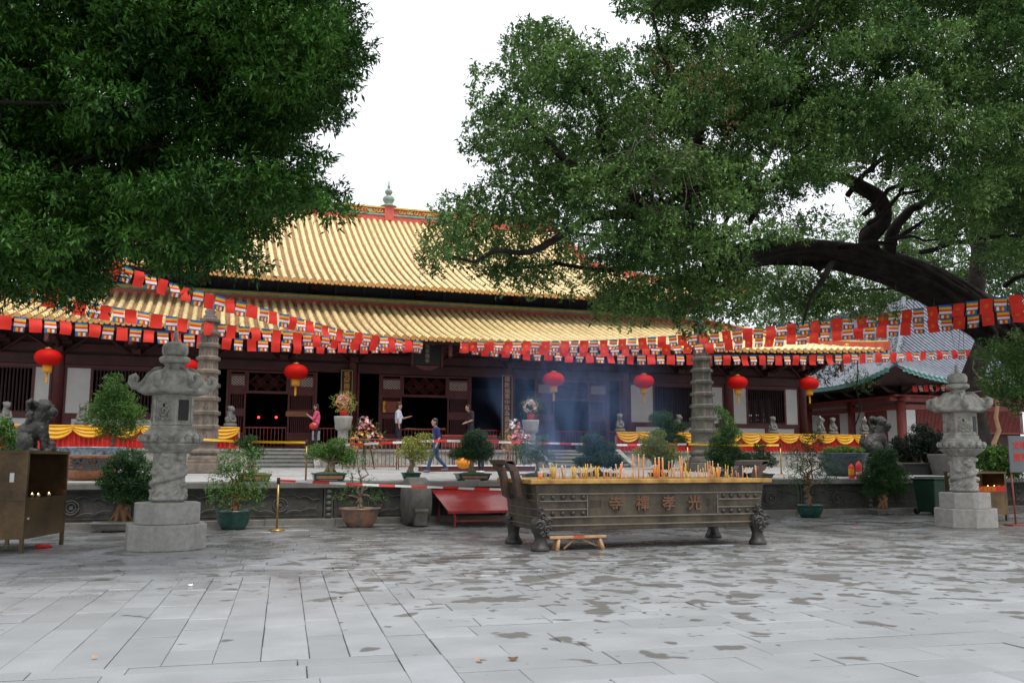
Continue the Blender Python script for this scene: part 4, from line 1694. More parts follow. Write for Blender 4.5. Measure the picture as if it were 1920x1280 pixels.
    prof = [(.38, 2.655, 0), (.60, 2.655, 1), (.65, 2.69, 1), (.63, 2.74, .9), (.56, 2.81, .6), (.52, 2.90, .4), (.48, 2.98, .3), (.41, 3.05, .2), (.3, 3.085, .1), (.2, 3.09, 0)]
    vs, fs = [], []
    for (rr, z, w) in prof:
        for i in range(n):
            a = 2 * math.pi * i / n
            c6 = abs(math.cos(3 * a))
            r2 = .88 * rr * (1 + w * (.13 * c6 ** 6 - .05))
            vs.append((r2 * math.cos(a), r2 * math.sin(a), z + w * .035 * c6 ** 4))
    for j in range(len(prof) - 1):
        for i in range(n):
            k = (i + 1) % n
            fs.append((j * n + i, j * n + k, (j + 1) * n + k, (j + 1) * n + i))
    rf.add(vs, fs, 0, True)
    ro = rf.build('roof', M_STONE, r)
    for k in range(6):
        a = k * math.pi / 3
        s = MB()
        c, d = math.cos(a), math.sin(a)
        path = [(.25, 3.09), (.38, 3.07), (.47, 3.0), (.53, 2.9), (.60, 2.82), (.68, 2.785), (.76, 2.80), (.815, 2.86), (.81, 2.945), (.745, 2.975), (.70, 2.93), (.72, 2.875), (.755, 2.9)]
        rad = [.04, .05, .06, .07, .078, .082, .08, .07, .06, .052, .042, .03, .02]
        s.tube([(c * u * .85, d * u * .85, z) for u, z in path], [q * .92 for q in rad], 10)
        for sd_ in (-.03, .03):
            s.tube([(c * u * .85 - d * sd_, d * u * .85 + c * sd_, z + .05) for u, z in path[:8]], .012, 4)
        s.build('scroll', M_STONE, ro)
    m = MB()
    m.lathe([(.2, 3.06), (.22, 3.08), (.17, 3.12), (.15, 3.17), (.18, 3.2)], 24)
    m.lathe([(.18, 3.2), (.235, 3.23), (.25, 3.27), (.25, 3.3), (.22, 3.33)], 48, lobes=12, amp=.05)
    m.build('lotus_neck', M_STONE, r)
    m = MB()
    m.lathe([(.14, 3.33), (.2, 3.35), (.222, 3.41), (.222, 3.5), (.19, 3.56), (.12, 3.59), (.055, 3.61), (.045, 3.66), (.04, 3.78), (.02, 3.8)], 28)
    m.build('ball_finial', M_STONE, r)
    return r


la = stone_lantern(-.67, 17.03, R_(8), 'big carved grey stone lantern beside the metal candle cabinet at left')
stone_b = copy_tree(la)
stone_b.location = (16.84, 17.03, 0)
stone_b.rotation_euler.z = R_(-2)
stone_b['label'] = 'carved grey stone lantern beside the green bin at right under the banyan'

# ================================================================== INCENSE BURNER
BX0, BX1, BY0, BY1 = 5.22, 9.72, 14.5, 16.25
bu = thing('incense_burner', 'long rectangular bronze incense burner with raised characters, brass rim and four scrolled feet', 'incense burner', (BX0, BY0, 0))
BL, BW = BX1 - BX0, BY1 - BY0
m = MB()
zb, zt_ = .33, 1.12
m.add([(.1, .08, zb), (BL - .1, .08, zb), (BL - .1, BW - .08, zb), (.1, BW - .08, zb), (0.02, .02, zt_), (BL - .02, .02, zt_), (BL - .02, BW - .02, zt_), (.02, BW - .02, zt_)],
      [(3, 2, 1, 0), (0, 1, 5, 4), (1, 2, 6, 5), (2, 3, 7, 6), (3, 0, 4, 7), (4, 5, 6, 7)])
m.build('trough', M_BRONZE, bu, .015)


def fy(z):
    return .08 - .06 * (z - zb) / (zt_ - zb)


bd = MB()
for z in (.42, .56, .95):
    bd.b2(.06, BL - .06, fy(z) - .024, fy(z) + .02, z - .013, z + .011)
for xa, xb in ((.1, .955), (3.53, BL - .1)):
    for z in (.69, .83):
        bd.b2(xa, xb, fy(z) - .022, fy(z) + .02, z - .011, z + .01)
for xx in (.97, 3.515):
    bd.box((xx, fy(.75) - .003, .755), (.02, .03, .37))
for z in (.42, .56, .7, .84, .95):
    bd.b2(fy(z) + .0 - .016, fy(z) + .03, .1, BW - .1, z - .009, z + .009)
bd.build('mouldings', mat('highlit_moulding_bronze', (.19, .165, .13), .4, .3, 5, .2, 30, metal=.4), bu, .004)  # lighter bronze paints the mouldings' metallic highlights into the colour
for row, z in ((0, .89), (1, .62)):
    for xs in ([.15 + .186 * k for k in range(5)], [3.64 + .166 * k for k in range(5)]):
        for x in xs:
            s = MB()
            s.ell((x, fy(z) - .012, z), (.038, .024, .036), 10, 6)
            for q in range(6):
                s.ell((x + .03 * math.cos(q * 1.047), fy(z) - .012, z + .03 * math.sin(q * 1.047)), (.014, .014, .014), 6, 4)
            s.build('stud', M_BRONZED, bu)
for i, ch in enumerate('寺禪孝光'):
    text(ch, (1.5 + i * .515, fy(.76) - .012, .755), .27, M_BRONZEB, bu, .016, bold=.005, name='character', tilt=0)
m = MB()
for cx0, n_, mcol in ((1.03, 6, 3), (3.3, 2, 3)):
    for a in range(n_):
        for b in range(mcol):
            x, z = cx0 + a * .036, .82 - b * .045
            m.b2(x, x + .022, fy(z) - .008, fy(z) + .01, z, z + .006)
            m.b2(x + .008, x + .014, fy(z) - .008, fy(z) + .01, z - .02, z + .018)
m.build('small_inscription', M_BRONZED, bu)
m = MB()
m.b2(-.1, BL + .1, -.08, .1, 1.12, 1.2)
m.b2(-.1, BL + .1, BW - .1, BW + .08, 1.12, 1.2)
m.b2(-.1, .1, .1, BW - .1, 1.123, 1.197)
m.b2(BL - .1, BL + .1, .1, BW - .1, 1.123, 1.197)
m.build('brass_rim', M_RIM, bu, .012)
m = MB()
m.grid(lambda u, v: (.1 + u * (BL - .2), .1 + v * (BW - .2), 1.15 + .02 * mnoise.noise(Vector((u * 14, v * 6, 0)))), 40, 16)
m.build('ash_bed', M_ASH, bu)


# feet: lion-mask legs with scrolls
def foot(x, y, sx):
    f = thing_foot = MB()
    f.lathe([(.155, 0), (.165, .03), (.15, .07), (.115, .12), (.1, .2), (.115, .27), (.15, .33), (.17, .40), (.165, .5), (.12, .56)], 20, (x, y, 0))
    o = f.build('foot', M_BRONZED, bu)
    s = MB()

    def spiral(cx, cz, rr, d, turns=1.6, yy=-.16):
        pts = [(x + cx + d * rr * (1 - k / 20) * math.cos(k * turns * 2 * math.pi / 20), y + yy, cz + rr * (1 - k / 20) * math.sin(k * turns * 2 * math.pi / 20)) for k in range(19)]
        s.tube(pts, [.024 - .0006 * k for k in range(19)], 6)
    spiral(-.06, .43, .085, -1, yy=-.165)
    spiral(.07, .36, .065, 1, yy=-.16)
    spiral(.1, .49, .055, 1, yy=-.15)
    spiral(.0, .58, .06, -1, yy=-.14)
    spiral(-.05, .68, .045, 1, yy=-.125)
    spiral(-.01, .28, .05, -1, yy=-.15)
    for q in range(6):
        s.ell((x + .11 * math.cos(q * 1.1), y - .14, .42 + .12 * math.sin(q * 1.1)), (.035, .03, .035), 8, 5)
    s.build('scroll_relief', M_BRONZED, o)
    return o


for (x, y, sx) in ((.13, .1, 1), (BL - .13, .1, -1), (.17, BW - .1, 1), (BL - .13, BW - .1, -1)):
    foot(x, y, sx)
# flared ears at both ends
for sx, x0 in ((-1, 0), (1, BL)):
    e = MB()
    pr = [(0, .8), (.06, .92), (.1, 1.1), (.16, 1.3), (.27, 1.5), (.31, 1.52)]
    for t0, t1 in ((.35, .46), (BW - .46, BW - .35)):        # two uprights of the ear
        pass
    poly = []
    for a, z in pr:
        poly.append((a, z))
    vs, fs = [], []
    yA, yB = .42, BW - .42
    prof2 = [(-.04, .86), (.05, .92), (.08, 1.05), (.1, 1.2), (.15, 1.36), (.25, 1.5)]
    for thick, yy in ((0, yA), (0, yA + .22), (0, yB - .22), (0, yB)):
        pass
    for (ya, yb) in ((yA, yA + .2), (yB - .2, yB)):
        for i in range(len(prof2) - 1):
            (a0, z0), (a1, z1) = prof2[i], prof2[i + 1]
            w = .11 if i < 4 else .14
            P = lambda a, z, y: (x0 + sx * a, y, z)
            e.add([P(a0, z0, ya), P(a0 + w, z0 - .03, ya), P(a1 + w, z1 - .03 if i < 4 else z1, ya), P(a1, z1, ya), P(a0, z0, yb), P(a0 + w, z0 - .03, yb), P(a1 + w, z1 - .03 if i < 4 else z1, yb), P(a1, z1, yb)],
                  [(0, 1, 2, 3), (7, 6, 5, 4), (1, 5, 6, 2), (0, 3, 7, 4)] if sx > 0 else [(3, 2, 1, 0), (4, 5, 6, 7), (2, 6, 5, 1), (4, 7, 3, 0)])
    # top bar joining the uprights
    e.add([(x0 + sx * .19, yA, 1.42), (x0 + sx * .38, yA, 1.46), (x0 + sx * .42, yA, 1.53), (x0 + sx * .22, yA, 1.52), (x0 + sx * .19, yB, 1.42), (x0 + sx * .38, yB, 1.46), (x0 + sx * .42, yB, 1.53), (x0 + sx * .22, yB, 1.52)],
          [(0, 1, 2, 3), (7, 6, 5, 4), (1, 5, 6, 2), (3, 2, 6, 7), (0, 3, 7, 4), (0, 4, 5, 1)])
    e.build('ear_handle', mat('brown_bronze', (.1, .06, .042), .4, .4, 5, .3, 30, metal=.4, col2=(.045, .035, .03)), bu, .012)

# incense
INC = [(700 + 0, 0)]
sticks = [  # x pixel, top pixel, kind, radius
]


def inc(xp, top, Y, r, mt, lean=0, n=1, lab='', spread=.03, grp='incense sticks in the burner'):
    base = at(xp, 900, Y=Y)
    base.z = 1.15
    tp = at(xp, top, Y=Y)
    h = max(.06, tp.z - 1.15)
    m = MB()
    for k in range(n):
        dx = rnd.uniform(-spread, spread) if n > 1 else 0
        dy = rnd.uniform(-spread, spread) if n > 1 else 0
        hh = h * (rnd.uniform(.85, 1) if n > 1 else 1)
        l2 = lean + (dx * 1.2 if n > 1 else 0)
        m.tube([(dx * .6, dy * .6, 0), (dx * .8 + l2 * .5, dy, hh * .5), (dx + l2, dy * 1.2, hh - .02)], r, 6, 0)
        if mt is not M_INCY:
            m.tube([(dx + l2, dy * 1.2, hh - .02), (dx + l2 * 1.1, dy * 1.2, hh + .015)], r * .9, 6, 1)
    o = m.build('incense_bundle' if n > 1 else 'incense_stick', [mt, M_ASHT])
    o.location = base
    tag(o, lab, 'incense', grp)
    return o


zones = [(1000, 1080, 'left end'), (1080, 1160, 'left half'), (1160, 1260, 'middle'), (1260, 1340, 'right half'), (1340, 1420, 'right end')]


def zone(x):
    for a, b, z in zones:
        if x < b:
            return z
    return zones[-1][2]


for (x, top, mt, n, r, nm) in ((1012, 884, M_INC, 10, .007, 'short orange'), (1037, 872, M_INCY, 16, .006, 'fat ochre'), (1057, 873, M_INCR, 6, .007, 'thin brown'), (1076, 871, M_INCY, 12, .006, 'tied ochre'),
                               (1093, 871, M_INCY, 9, .006, 'slender ochre'), (1118, 870, M_INCY, 6, .007, 'loose ochre'), (1146, 878, M_INCR, 5, .007, 'leaning brown'), (1161, 867, M_INC, 3, .012, 'bright orange'),
                               (1189, 880, M_INCY, 4, .006, 'low ochre'), (1230, 871, M_INC, 7, .01, 'thick orange'), (1291, 880, M_INCY, 4, .006, 'small ochre'), (1345, 874, M_INC, 4, .008, 'narrow orange')):
    inc(x, top, rnd.uniform(14.9, 15.3), r, mt, n=n, lab='%s incense bundle standing in the %s of the burner' % (nm, zone(x)), grp='incense bundles in the burner')
BUNDLES = [(1012, 'short orange'), (1037, 'fat ochre'), (1057, 'thin brown'), (1076, 'tied ochre'), (1093, 'slender ochre'), (1118, 'loose ochre'), (1146, 'leaning brown'), (1161, 'bright orange'), (1189, 'low ochre'), (1230, 'thick orange'), (1291, 'small ochre'), (1345, 'narrow orange')]
singles = [(1022, 868, M_INCY, .008, -.04), (1031, 866, M_INCY, .008, 0), (1041, 866, M_INCY, .008, .03), (1098, 867, M_INCY, .009, 0), (1102, 867, M_INCY, .009, 0), (1108, 867, M_INCY, .009, 0), (1132, 877, M_INCR, .011, 0),
           (1188, 852, M_INC, .011, -.01), (1198, 852, M_INC, .011, 0), (1206, 853, M_INC, .011, .02), (1229, 859, M_INC, .016, 0), (1236, 858, M_INC, .016, 0), (1243, 859, M_INC, .016, 0), (1253, 866, M_INC, .01, .02), (1259, 864, M_INCR, .01, .02),
           (1277, 856, M_INC, .011, -.02), (1281, 857, M_INC, .011, -.02), (1286, 865, M_INCY, .014, 0), (1323, 866, M_INCY, .008, 0), (1328, 866, M_INC, .008, 0), (1332, 865, M_INC, .008, 0), (1337, 865, M_INC, .01, 0),
           (1361, 868, M_INCY, .007, 0), (1365, 870, M_INCY, .007, .01), (1347, 870, M_INC, .01, 0)]
for k in range(96):
    singles.append((rnd.uniform(1020, 1425), rnd.uniform(872, 893), rnd.choice((M_INC, M_INCY, M_INCY, M_INCR)), .007, rnd.uniform(-.03, .03)))
for (x, top, mt, r, lean) in singles:
    size = 'tall' if top < 868 else ('middling' if top < 879 else ('short' if top < 887 else 'stubby'))
    hue = {M_INC.name: 'orange', M_INCY.name: 'ochre', M_INCR.name: 'brown'}[mt.name]
    bx, bn_ = min(BUNDLES, key=lambda b: abs(b[0] - x))
    lab = '%s %s incense stick %s the %s bundle, %s of burner' % (size, hue, 'left of' if x < bx else 'right of', bn_, zone(x))
    inc(x, top, rnd.uniform(14.75, 15.5), r, mt, lean, lab=lab, grp='%s %s incense sticks %s the %s bundle' % (size, hue, 'left of' if x < bx else 'right of', bn_))

# trestle bench under the burner
q = at(1095, 1033, Z=0)
be = thing('wooden_bench', 'small rough wooden trestle bench under the incense burner', 'bench', (q.x, 14.62, 0), R_(2))
MB().b2(-.56, .5, -.09, .1, .2, .245).build('seat', M_REDB, be, .008)
MB().b2(-.12, .08, -.092, .102, .198, .248).build('red_patch', mat('red_wood_stain', (.45, .1, .04), .7), be)
for sx in (-1, 1):
    for sy in (-1, 1):
        MB().tube([(sx * .38, sy * .05, .2), (sx * .43, sy * .09, 0)], [.03, .04], 8).build('leg', M_REDB, be)
MB().tube([(-.05, 0, .2), (-.28, -.02, .03)], .018, 6).build('brace', M_REDB, be)
MB().tube([(.02, 0, .2), (.4, 0, .04)], .018, 6).build('brace', M_REDB, be)

# ================================================================== DRUM STONE AND RED RAMP
dsn = thing('drum_stone', 'big upright round drum stone at the foot of the terrace left of the red ramp', 'stone', (4.75, 21.45, 0))
m = MB()
n = 40
prof = [(.53, 0), (.56, .04), (.56, .56), (.53, .6)]
vs, fs = [], []
for (rr, x) in prof:
    for i in range(n):
        a = 2 * math.pi * i / n
        vs.append((x * .82 - .3, rr * 1.25 * math.cos(a), .56 + rr * math.sin(a)))
for j in range(3):
    for i in range(n):
        k = (i + 1) % n
        fs.append((j * n + i, (j + 1) * n + i, (j + 1) * n + k, j * n + k))
fs += [tuple(range(n)), tuple(reversed(range(3 * n, 4 * n)))]
m.add(vs, fs, 0, True)
m.build('drum', mat('drum_granite', (.15, .138, .115), .8, .4, 5, .4, 40, world=True, streak=0.25), dsn)
m = MB()
m.tube([(-.22, -.68, .36), (.1, -.68, .36)], .05, 10)
m.b2(-.2, .08, -.7, -.4, .02, .33)
m.build('scroll_foot', MATS['drum_granite'], dsn, .02)
rp = thing('slatted_ramp', 'red slatted ramp leaning against the terrace beside the drum stone', 'ramp', (5.25, 20.45, 0))
rw = 2.3
n = 17
for i in range(n):
    t0, t1 = i / n, (i + .86) / n
    y0, y1 = t0 * 1.75, t1 * 1.75
    z0, z1 = .36 + t0 * .44, .36 + t1 * .44
    s = MB()
    s.add([(0, y0, z0), (rw, y0, z0), (rw, y1, z1), (0, y1, z1), (0, y0, z0 - .03), (rw, y0, z0 - .03), (rw, y1, z1 - .03), (0, y1, z1 - .03)], [(0, 1, 2, 3), (7, 6, 5, 4), (0, 4, 5, 1), (1, 5, 6, 2), (3, 2, 6, 7), (0, 3, 7, 4)])
    s.build('slat', M_REDP, rp)
m = MB()
m.b2(-.02, rw + .02, -.03, -.005, .31, .37)
for x in (.15, rw - .3):
    m.b2(x, x + .04, .05, .09, 0, .33)
    m.b2(x, x + .04, 1.6, 1.64, 0, .72)
m.b2(.15, rw - .26, .055, .085, .12, .15)
m.build('frame', M_REDP, rp)

# ================================================================== CANDLE CABINETS
cq = thing('candle_cabinet', 'brassy metal candle cabinet with open glazed top and small flames at the left edge', 'cabinet', (-2.86, 16.84, 0), R_(75.5))
cw, cd, cht, lg = 2.2, 1.0, 1.48, .2


def cabinet(root, cw, cd, cht, lg, mf=M_CAB):
    m = MB()
    m.b2(0, cw, 0, cd, lg, lg + .62)
    m.build('lower_body', mf, root)
    MB().b2(.03, cw - .03, cd - .03, cd, lg + .623, cht).build('back_panel', M_CABI, root)
    for xx in (0, cw - .03):
        MB().b2(xx, xx + .03, 0, cd, lg + .623, cht).build('side_panel', mf, root)
    m = MB()
    for x in (0, cw - .05):
        for y in (0, cd - .05):
            m.b2(x - .004, x + .054, y - .004, y + .054, 0, cht)
    m.b2(-.02, cw + .02, -.02, cd + .02, cht, cht + .05)
    m.b2(.05, cw - .05, -.006, .02, lg + .62, lg + .66)
    m.build('frame', mf, root)
    MB().b2(.05, cw - .05, .03, cd - .05, lg + .6, lg + .66).build('tray', M_BLACK, root)


cabinet(cq, 1.6, 1.0, 1.62, .22)
m = MB().b2(.8, .84, .955, .965, .86, 1.6)
m.build('inner_post', M_CAB, cq)
m = MB().b2(.1, .26, .955, .965, 1.1, 1.32)
m.build('red_paper_label', M_DRAPER, cq)
MB().b2(-.012, -.006, .2, .27, 1.15, 1.3).build('paper_sticker', M_WHITE, cq)
MB().ell((.12, -.01, .55), .02).build('door_knob', M_ASHT, cq)
for k, (x, y) in enumerate(((.2, .12), (.34, .3), (.8, .15), (.95, .32), (1.2, .14))):
    c = MB().lathe([(.03, 0), (.035, .03), (.03, .035)], 10, (x, y, .89)).build('candle_cup', M_WHITE, cq)
    MB().lathe([(.006, 0), (.011, .01), (.002, .03)], 8, (x, y, .92)).build('flame', mat('candle_flame', (1, .5, .1), emit=((1, .45, .1), 12)), c)
c2 = thing('candle_cabinet', 'dark metal candle cabinet with red lettered strip behind the right stone lantern', 'cabinet', (18.45, 18.55, 0), R_(-4))
cabinet(c2, 1.2, .8, 1.2, .15)
MB().b2(.05, 1.15, -.012, -.007, .74, .88).build('red_strip', M_FR, c2)
text('大雄寶殿', (.6, -.014, .8), .13, M_FY, c2, .002)
for x in (.4, .9, 1.1):
    MB().lathe([(.008, 0), (.016, .015), (.003, .05)], 8, (x, .3, .84)).build('flame', MATS['candle_flame'], c2)
o = sculpt([((0, 0, .04), .04, (.12, .02, .04), .035), ((.13, .02, .04), .035, (.2, .03, .035), .025)], .012, 1, .01, 20, M_DRAPER, 'red_slippers')
o = obj('red_slipper', o)
o.location = (-2.75, 17.6, 0)
tag(o, 'red cloth slipper lying under the left candle cabinet', 'slipper')

# sign board right edge
sb = thing('notice_board', 'grey standing notice board with two lines of red characters at the right edge', 'sign', tuple(at(1892, 985, Z=0)), R_(-12))
sbx = thing  # noqa
MB().b2(.12, 1.12, -.02, .02, 1.25, 2.12).build('board', M_PLA, sb, .01)
text('文明進香', (.62, -.024, 1.88), .2, M_FR, sb, .003, bold=.004)
text('清淨道場', (.62, -.024, 1.6), .2, M_FR, sb, .003, bold=.004)
m = MB()
m.tube([(.2, .03, 0), (.17, .03, 1.3)], .02, 8)
m.tube([(1.04, .03, 0), (1.07, .03, 1.3)], .02, 8)
m.b2(0.0, 1.2, -.15, .2, 0, .03)
m.build('stand', M_REDW, sb)

# ================================================================== BINS, PLANTER, EXTINGUISHERS, VATS
q = at(1750, 950, Y=21.35)
bn = thing('wheelie_bin', 'dark green plastic wheeled bin left of the right stone lantern', 'bin', (q.x, q.y, 0), R_(8))
m = MB()
m.add([(-.3, -.3, .06), (.3, -.3, .06), (.3, .3, .06), (-.3, .3, .06), (-.37, -.38, .98), (.37, -.38, .98), (.37, .38, .98), (-.37, .38, .98)], [(3, 2, 1, 0), (0, 1, 5, 4), (1, 2, 6, 5), (2, 3, 7, 6), (3, 0, 4, 7), (4, 5, 6, 7)])
m.build('body', M_BIN, bn, .03)
m = MB().b2(-.41, .41, -.42, .42, .985, 1.04)
m.b2(-.34, .34, -.35, .35, 1.043, 1.08)
m.build('lid', mat('faded_green_lid', (.035, .07, .055), .5), bn, .02)
MB().tube([(-.3, .46, .98), (.3, .46, .98)], .02, 8).build('handle', M_BIN, bn)
for s in (-1, 1):
    MB().tube([(s * .3, .3, .09), (s * .36, .3, .09)], .09, 14).build('wheel', M_BLACK, bn)
q = at(1780, 893, Y=24)
pl = thing('planter', 'square grey stone planter tub behind the green bin', 'planter', (q.x + .1, 24, TZ), R_(10))
m = MB()
m.add([(-.42, -.4, 0), (.42, -.4, 0), (.42, .4, 0), (-.42, .4, 0), (-.55, -.5, .75), (.55, -.5, .75), (.55, .5, .75), (-.55, .5, .75)], [(3, 2, 1, 0), (0, 1, 5, 4), (1, 2, 6, 5), (2, 3, 7, 6), (3, 0, 4, 7), (4, 5, 6, 7)])
m.build('tub', M_PLANTER, pl, .03)
MB().b2(-.48, .48, -.44, .44, .752, .76).build('soil', M_SOIL, pl)
for x, lab, yl in ((1597, 'red fire extinguisher with a yellow label at the foot of the right vat', True), (1611, 'taller red fire extinguisher right of the labelled one', False)):
    q = at(x, 897, Y=22.6)
    e = thing('fire_extinguisher', lab, 'extinguisher', (q.x, 22.6, TZ), 0, 'fire extinguishers on the terrace edge')
    h = .42 if yl else .5
    MB().lathe([(.075, 0), (.085, .02), (.085, h - .08), (.05, h - .02), (.025, h), (.025, h + .03)], 16).build('cylinder', M_TAPER, e)
    MB().lathe([(.087, .12), (.087, h - .13 if yl else .2)], 16, cap=False).build('label_band', M_FY if yl else M_TAPEW, e)
    MB().b2(-.05, .06, -.02, .02, h + .03, h + .07).build('valve', M_BLACK, e)
    MB().tube([(.04, 0, h + .04), (.11, -.02, h - .1), (.1, -.03, .15)], .012, 6).build('hose', M_BLACK, e)


def vat(px_, Y, r, h, lab, m1, m2, chars=None):
    q = at(px_, 880, Y=Y)
    v = thing('glazed_vat', lab, 'vat', (q.x, Y, tz(Y)), 0)
    MB().lathe([(r * .62, 0), (r * .66, .04), (r * .8, h * .3), (r * .93, h * .72), (r * .95, h * .76)], 32).build('body', m2, v)
    MB().lathe([(r * .95, h * .762), (r * .96, h * .92), (r * 1.03, h * .96), (r * 1.03, h), (r * .93, h), (r * .9, h * .9)], 32, cap=False).build('rim', m1, v)
    MB().lathe([(r * .9, h * .93), (r * .9, h * .94)], 32).build('soil', M_MOSS, v)
    if chars:
        for k, ch in enumerate(chars):
            a = -math.pi / 2 + (-.42 + k * .42)
            rr = r * .945
            text(ch, (rr * math.cos(a), rr * math.sin(a), h * .47), .34, M_BLACK, v, .012, rz=a + math.pi / 2, bold=.01, name='character', tilt=-.25)
    return v


vat(172, 24, .76, .78, 'wide glazed vat with blue rim and big black characters beside the left black lion', mat('blue_white_glaze', (.3, .36, .42), .25, .6, 9, col2=(.03, .07, .12)), M_POTO, '至聖高')
vat(1582, 24, .78, .72, 'wide dark teal glazed vat behind the two red extinguishers', M_POTB, mat('dark_teal_glaze', (.05, .08, .075), .3, .5, 5, col2=(.02, .035, .04)))


# ================================================================== GUARDIAN LIONS
def guardian(px_, Y, flip, lab, turn):
    q = at(px_, 850, Y=Y)
    L = thing('guardian_lion', lab, 'statue', (q.x, Y, tz(Y)), 0, 'black stone guardian lions')
    sg = -1 if flip else 1

    def P(x, y, z):
        return (sg * x, y, z)
    ct_, st2 = math.cos(turn), math.sin(turn)

    def Hd(x, y, z):                              # head frame, turned on the neck
        x0 = x - .1
        return (sg * (.1 + x0 * ct_ - y * st2), (x0 * st2 + y * ct_), z)
    caps = [(P(-.34, 0, .4), .27, P(.05, 0, .66), .25), (P(.0, 0, .72), .22, Hd(.14, 0, .95), .2),
            (Hd(.17, 0, 1.08), (.2, .2, .19)), (Hd(.3, 0, 1.0), .11, Hd(.42, 0, .99), .09), (Hd(.26, 0, .9), .07, Hd(.4, 0, .87), .05),
            (Hd(.42, 0, 1.05), (.05, .07, .04)), (Hd(.33, .09, 1.12), (.05, .045, .045)), (Hd(.33, -.09, 1.12), (.05, .045, .045)),
            (Hd(.08, .19, 1.16), (.07, .03, .06)), (Hd(.08, -.19, 1.16), (.07, .03, .06)),
            (P(.16, -.15, .62), .1, P(.24, -.16, .22), .075), (P(.16, .15, .62), .1, P(.26, .16, .35), .08),
            (P(.3, -.16, .16), (.12, .09, .07)), (P(.34, .16, .3), (.12, .1, .09)), (P(.33, .16, .2), (.14, .14, .13)),
            (P(-.2, -.24, .32), (.24, .13, .22)), (P(-.2, .24, .32), (.24, .13, .22)), (P(.05, -.29, .16), (.16, .08, .07)), (P(.05, .29, .16), (.16, .08, .07)),
            (P(-.5, 0, .3), .07, P(-.6, 0, .5), .08), (P(-.6, 0, .5), .09, P(-.52, 0, .72), .06)]
    rr = random.Random(3)
    for k in range(58):                           # mane curls
        a = rr.uniform(0, 2 * math.pi)
        t = rr.random()
        x, y, z = -.02 + .04 * math.cos(a) + .02 * t, .2 * math.cos(a) * (1 - .1 * t), .72 + .5 * t
        caps.append((Hd(x - .07 + .12 * (1 - t) * rr.random(), .26 * math.sin(a), z), (.068, .062, .062)))
    for s in (-1, 1):
        for k in range(4):
            caps.append((P(.33 + .0 * k, -.16 + s * .0 + (k - 1.5) * .04, .12), (.045, .022, .04)))
    me = sculpt(caps, .017, 1, .012, 16, M_LION, 'lion_body')
    o = obj('lion_body', me, L)
    o.location.z = .42
    MB().b2(-.68, .52, -.36, .36, .36, .5).build('base_slab', M_LION, L, .02)
    MB().b2(-.78, .62, -.44, .44, 0, .34).build('pedestal', M_WALL, L, .03)
    MB().b2(-.72, .56, -.4, .4, .343, .38).build('pedestal_top', M_WALL, L, .01)
    L.scale = (1.0, 1.0, 1.14)
    return L


guardian(63, 24.4, False, 'black stone guardian lion sitting on a pedestal above the left candle cabinet', -.35)
guardian(1645, 24.6, False, 'black stone guardian lion sitting above the dome-shaped bonsai at right', -.9)

# ================================================================== FLOWER PEDESTALS AND STANDS
def bouquet(m, c, r, kinds, n, seed):
    rr = random.Random(seed)
    for k in range(n):
        v = Vector((rr.gauss(0, 1), rr.gauss(0, 1), rr.gauss(0, 1) + .5)).normalized()
        p = Vector(c) + v * r * rr.uniform(.75, 1.05)
        mi = rr.choice(kinds)
        s = rr.uniform(.025, .05)
        for q in range(6):
            a = q * 1.047
            u = v.orthogonal().normalized()
            w = v.cross(u)
            tip = p + (u * math.cos(a) + w * math.sin(a)) * s * 1.6 + v * s * .6
            sd_ = (u * math.cos(a + .5) + w * math.sin(a + .5)) * s * .7 + v * s * .3 + p
            s2 = (u * math.cos(a - .5) + w * math.sin(a - .5)) * s * .7 + v * s * .3 + p
            m.add([p, s2, tip, sd_], [(0, 1, 2, 3)], mi)


M_PINK = mat('pink_petal', (.75, .2, .28), .6, .2, 10)
M_ORA = mat('orange_petal', (.8, .2, .04), .6, .2, 10)
M_YPET = mat('yellow_petal', (.8, .5, .03), .6, .2, 10)
M_WPET = mat('white_petal', (.75, .72, .72), .6, .1, 10)
for px_, top, lab, pal, sd0 in ((643, 780, 'carved lotus-topped stone pedestal with pink and yellow flower basket left of the centre', (0, 0, 1, 2, 3), 1), (995, 787, 'carved stone pedestal with red and white flower basket in the blue smoke', (0, 1, 3, 3), 2)):
    q = at(px_, 812, Y=31)
    p = thing('stone_pedestal', lab.replace(' with pink and yellow flower basket', ' behind the small bonsai').replace(' with red and white flower basket', ''), 'pedestal', (q.x, 31, tz(31)), 0, 'lotus stone pedestals before the hall')
    hh = at(px_, top, Y=31).z - tz(31)
    MB().lathe([(.27, 0), (.27, .1), (.18, .16), (.18, hh - .5), (.22, hh - .46)], 8, ph=.39, smooth=False).build('shaft', M_STONEP, p)
    m = MB().lathe([(.22, hh - .46), (.26, hh - .4), (.26, hh - .24), (.29, hh - .08), (.29, hh)], 48, lobes=24, amp=.08)
    m.build('lotus_capital', M_STONEP, p)
    f = thing('flower_basket', lab.replace('carved lotus-topped stone pedestal with ', '').replace('carved stone pedestal with ', '') + ' on its pedestal', 'flowers', (q.x, 31, tz(31) + hh), 0, 'flower baskets on stone pedestals')
    MB().lathe([(.1, 0), (.14, .2)], 14).build('red_pot', M_FR, f)
    m = MB()
    bouquet(m, (0, 0, .48), .26, pal, 110, sd0)
    m.build('blossoms', [M_PINK, M_ORA, M_YPET, M_WPET], f)
    P_, D_ = crown_leaves([((0, 0, .46), (.32, .32, .3))], 350, 4, .12, shell=.8)
    obj('greenery', leaf_mesh('greenery', P_, D_, .11, .02, L_BONY if sd0 == 1 else L_BON), f, kind='stuff')
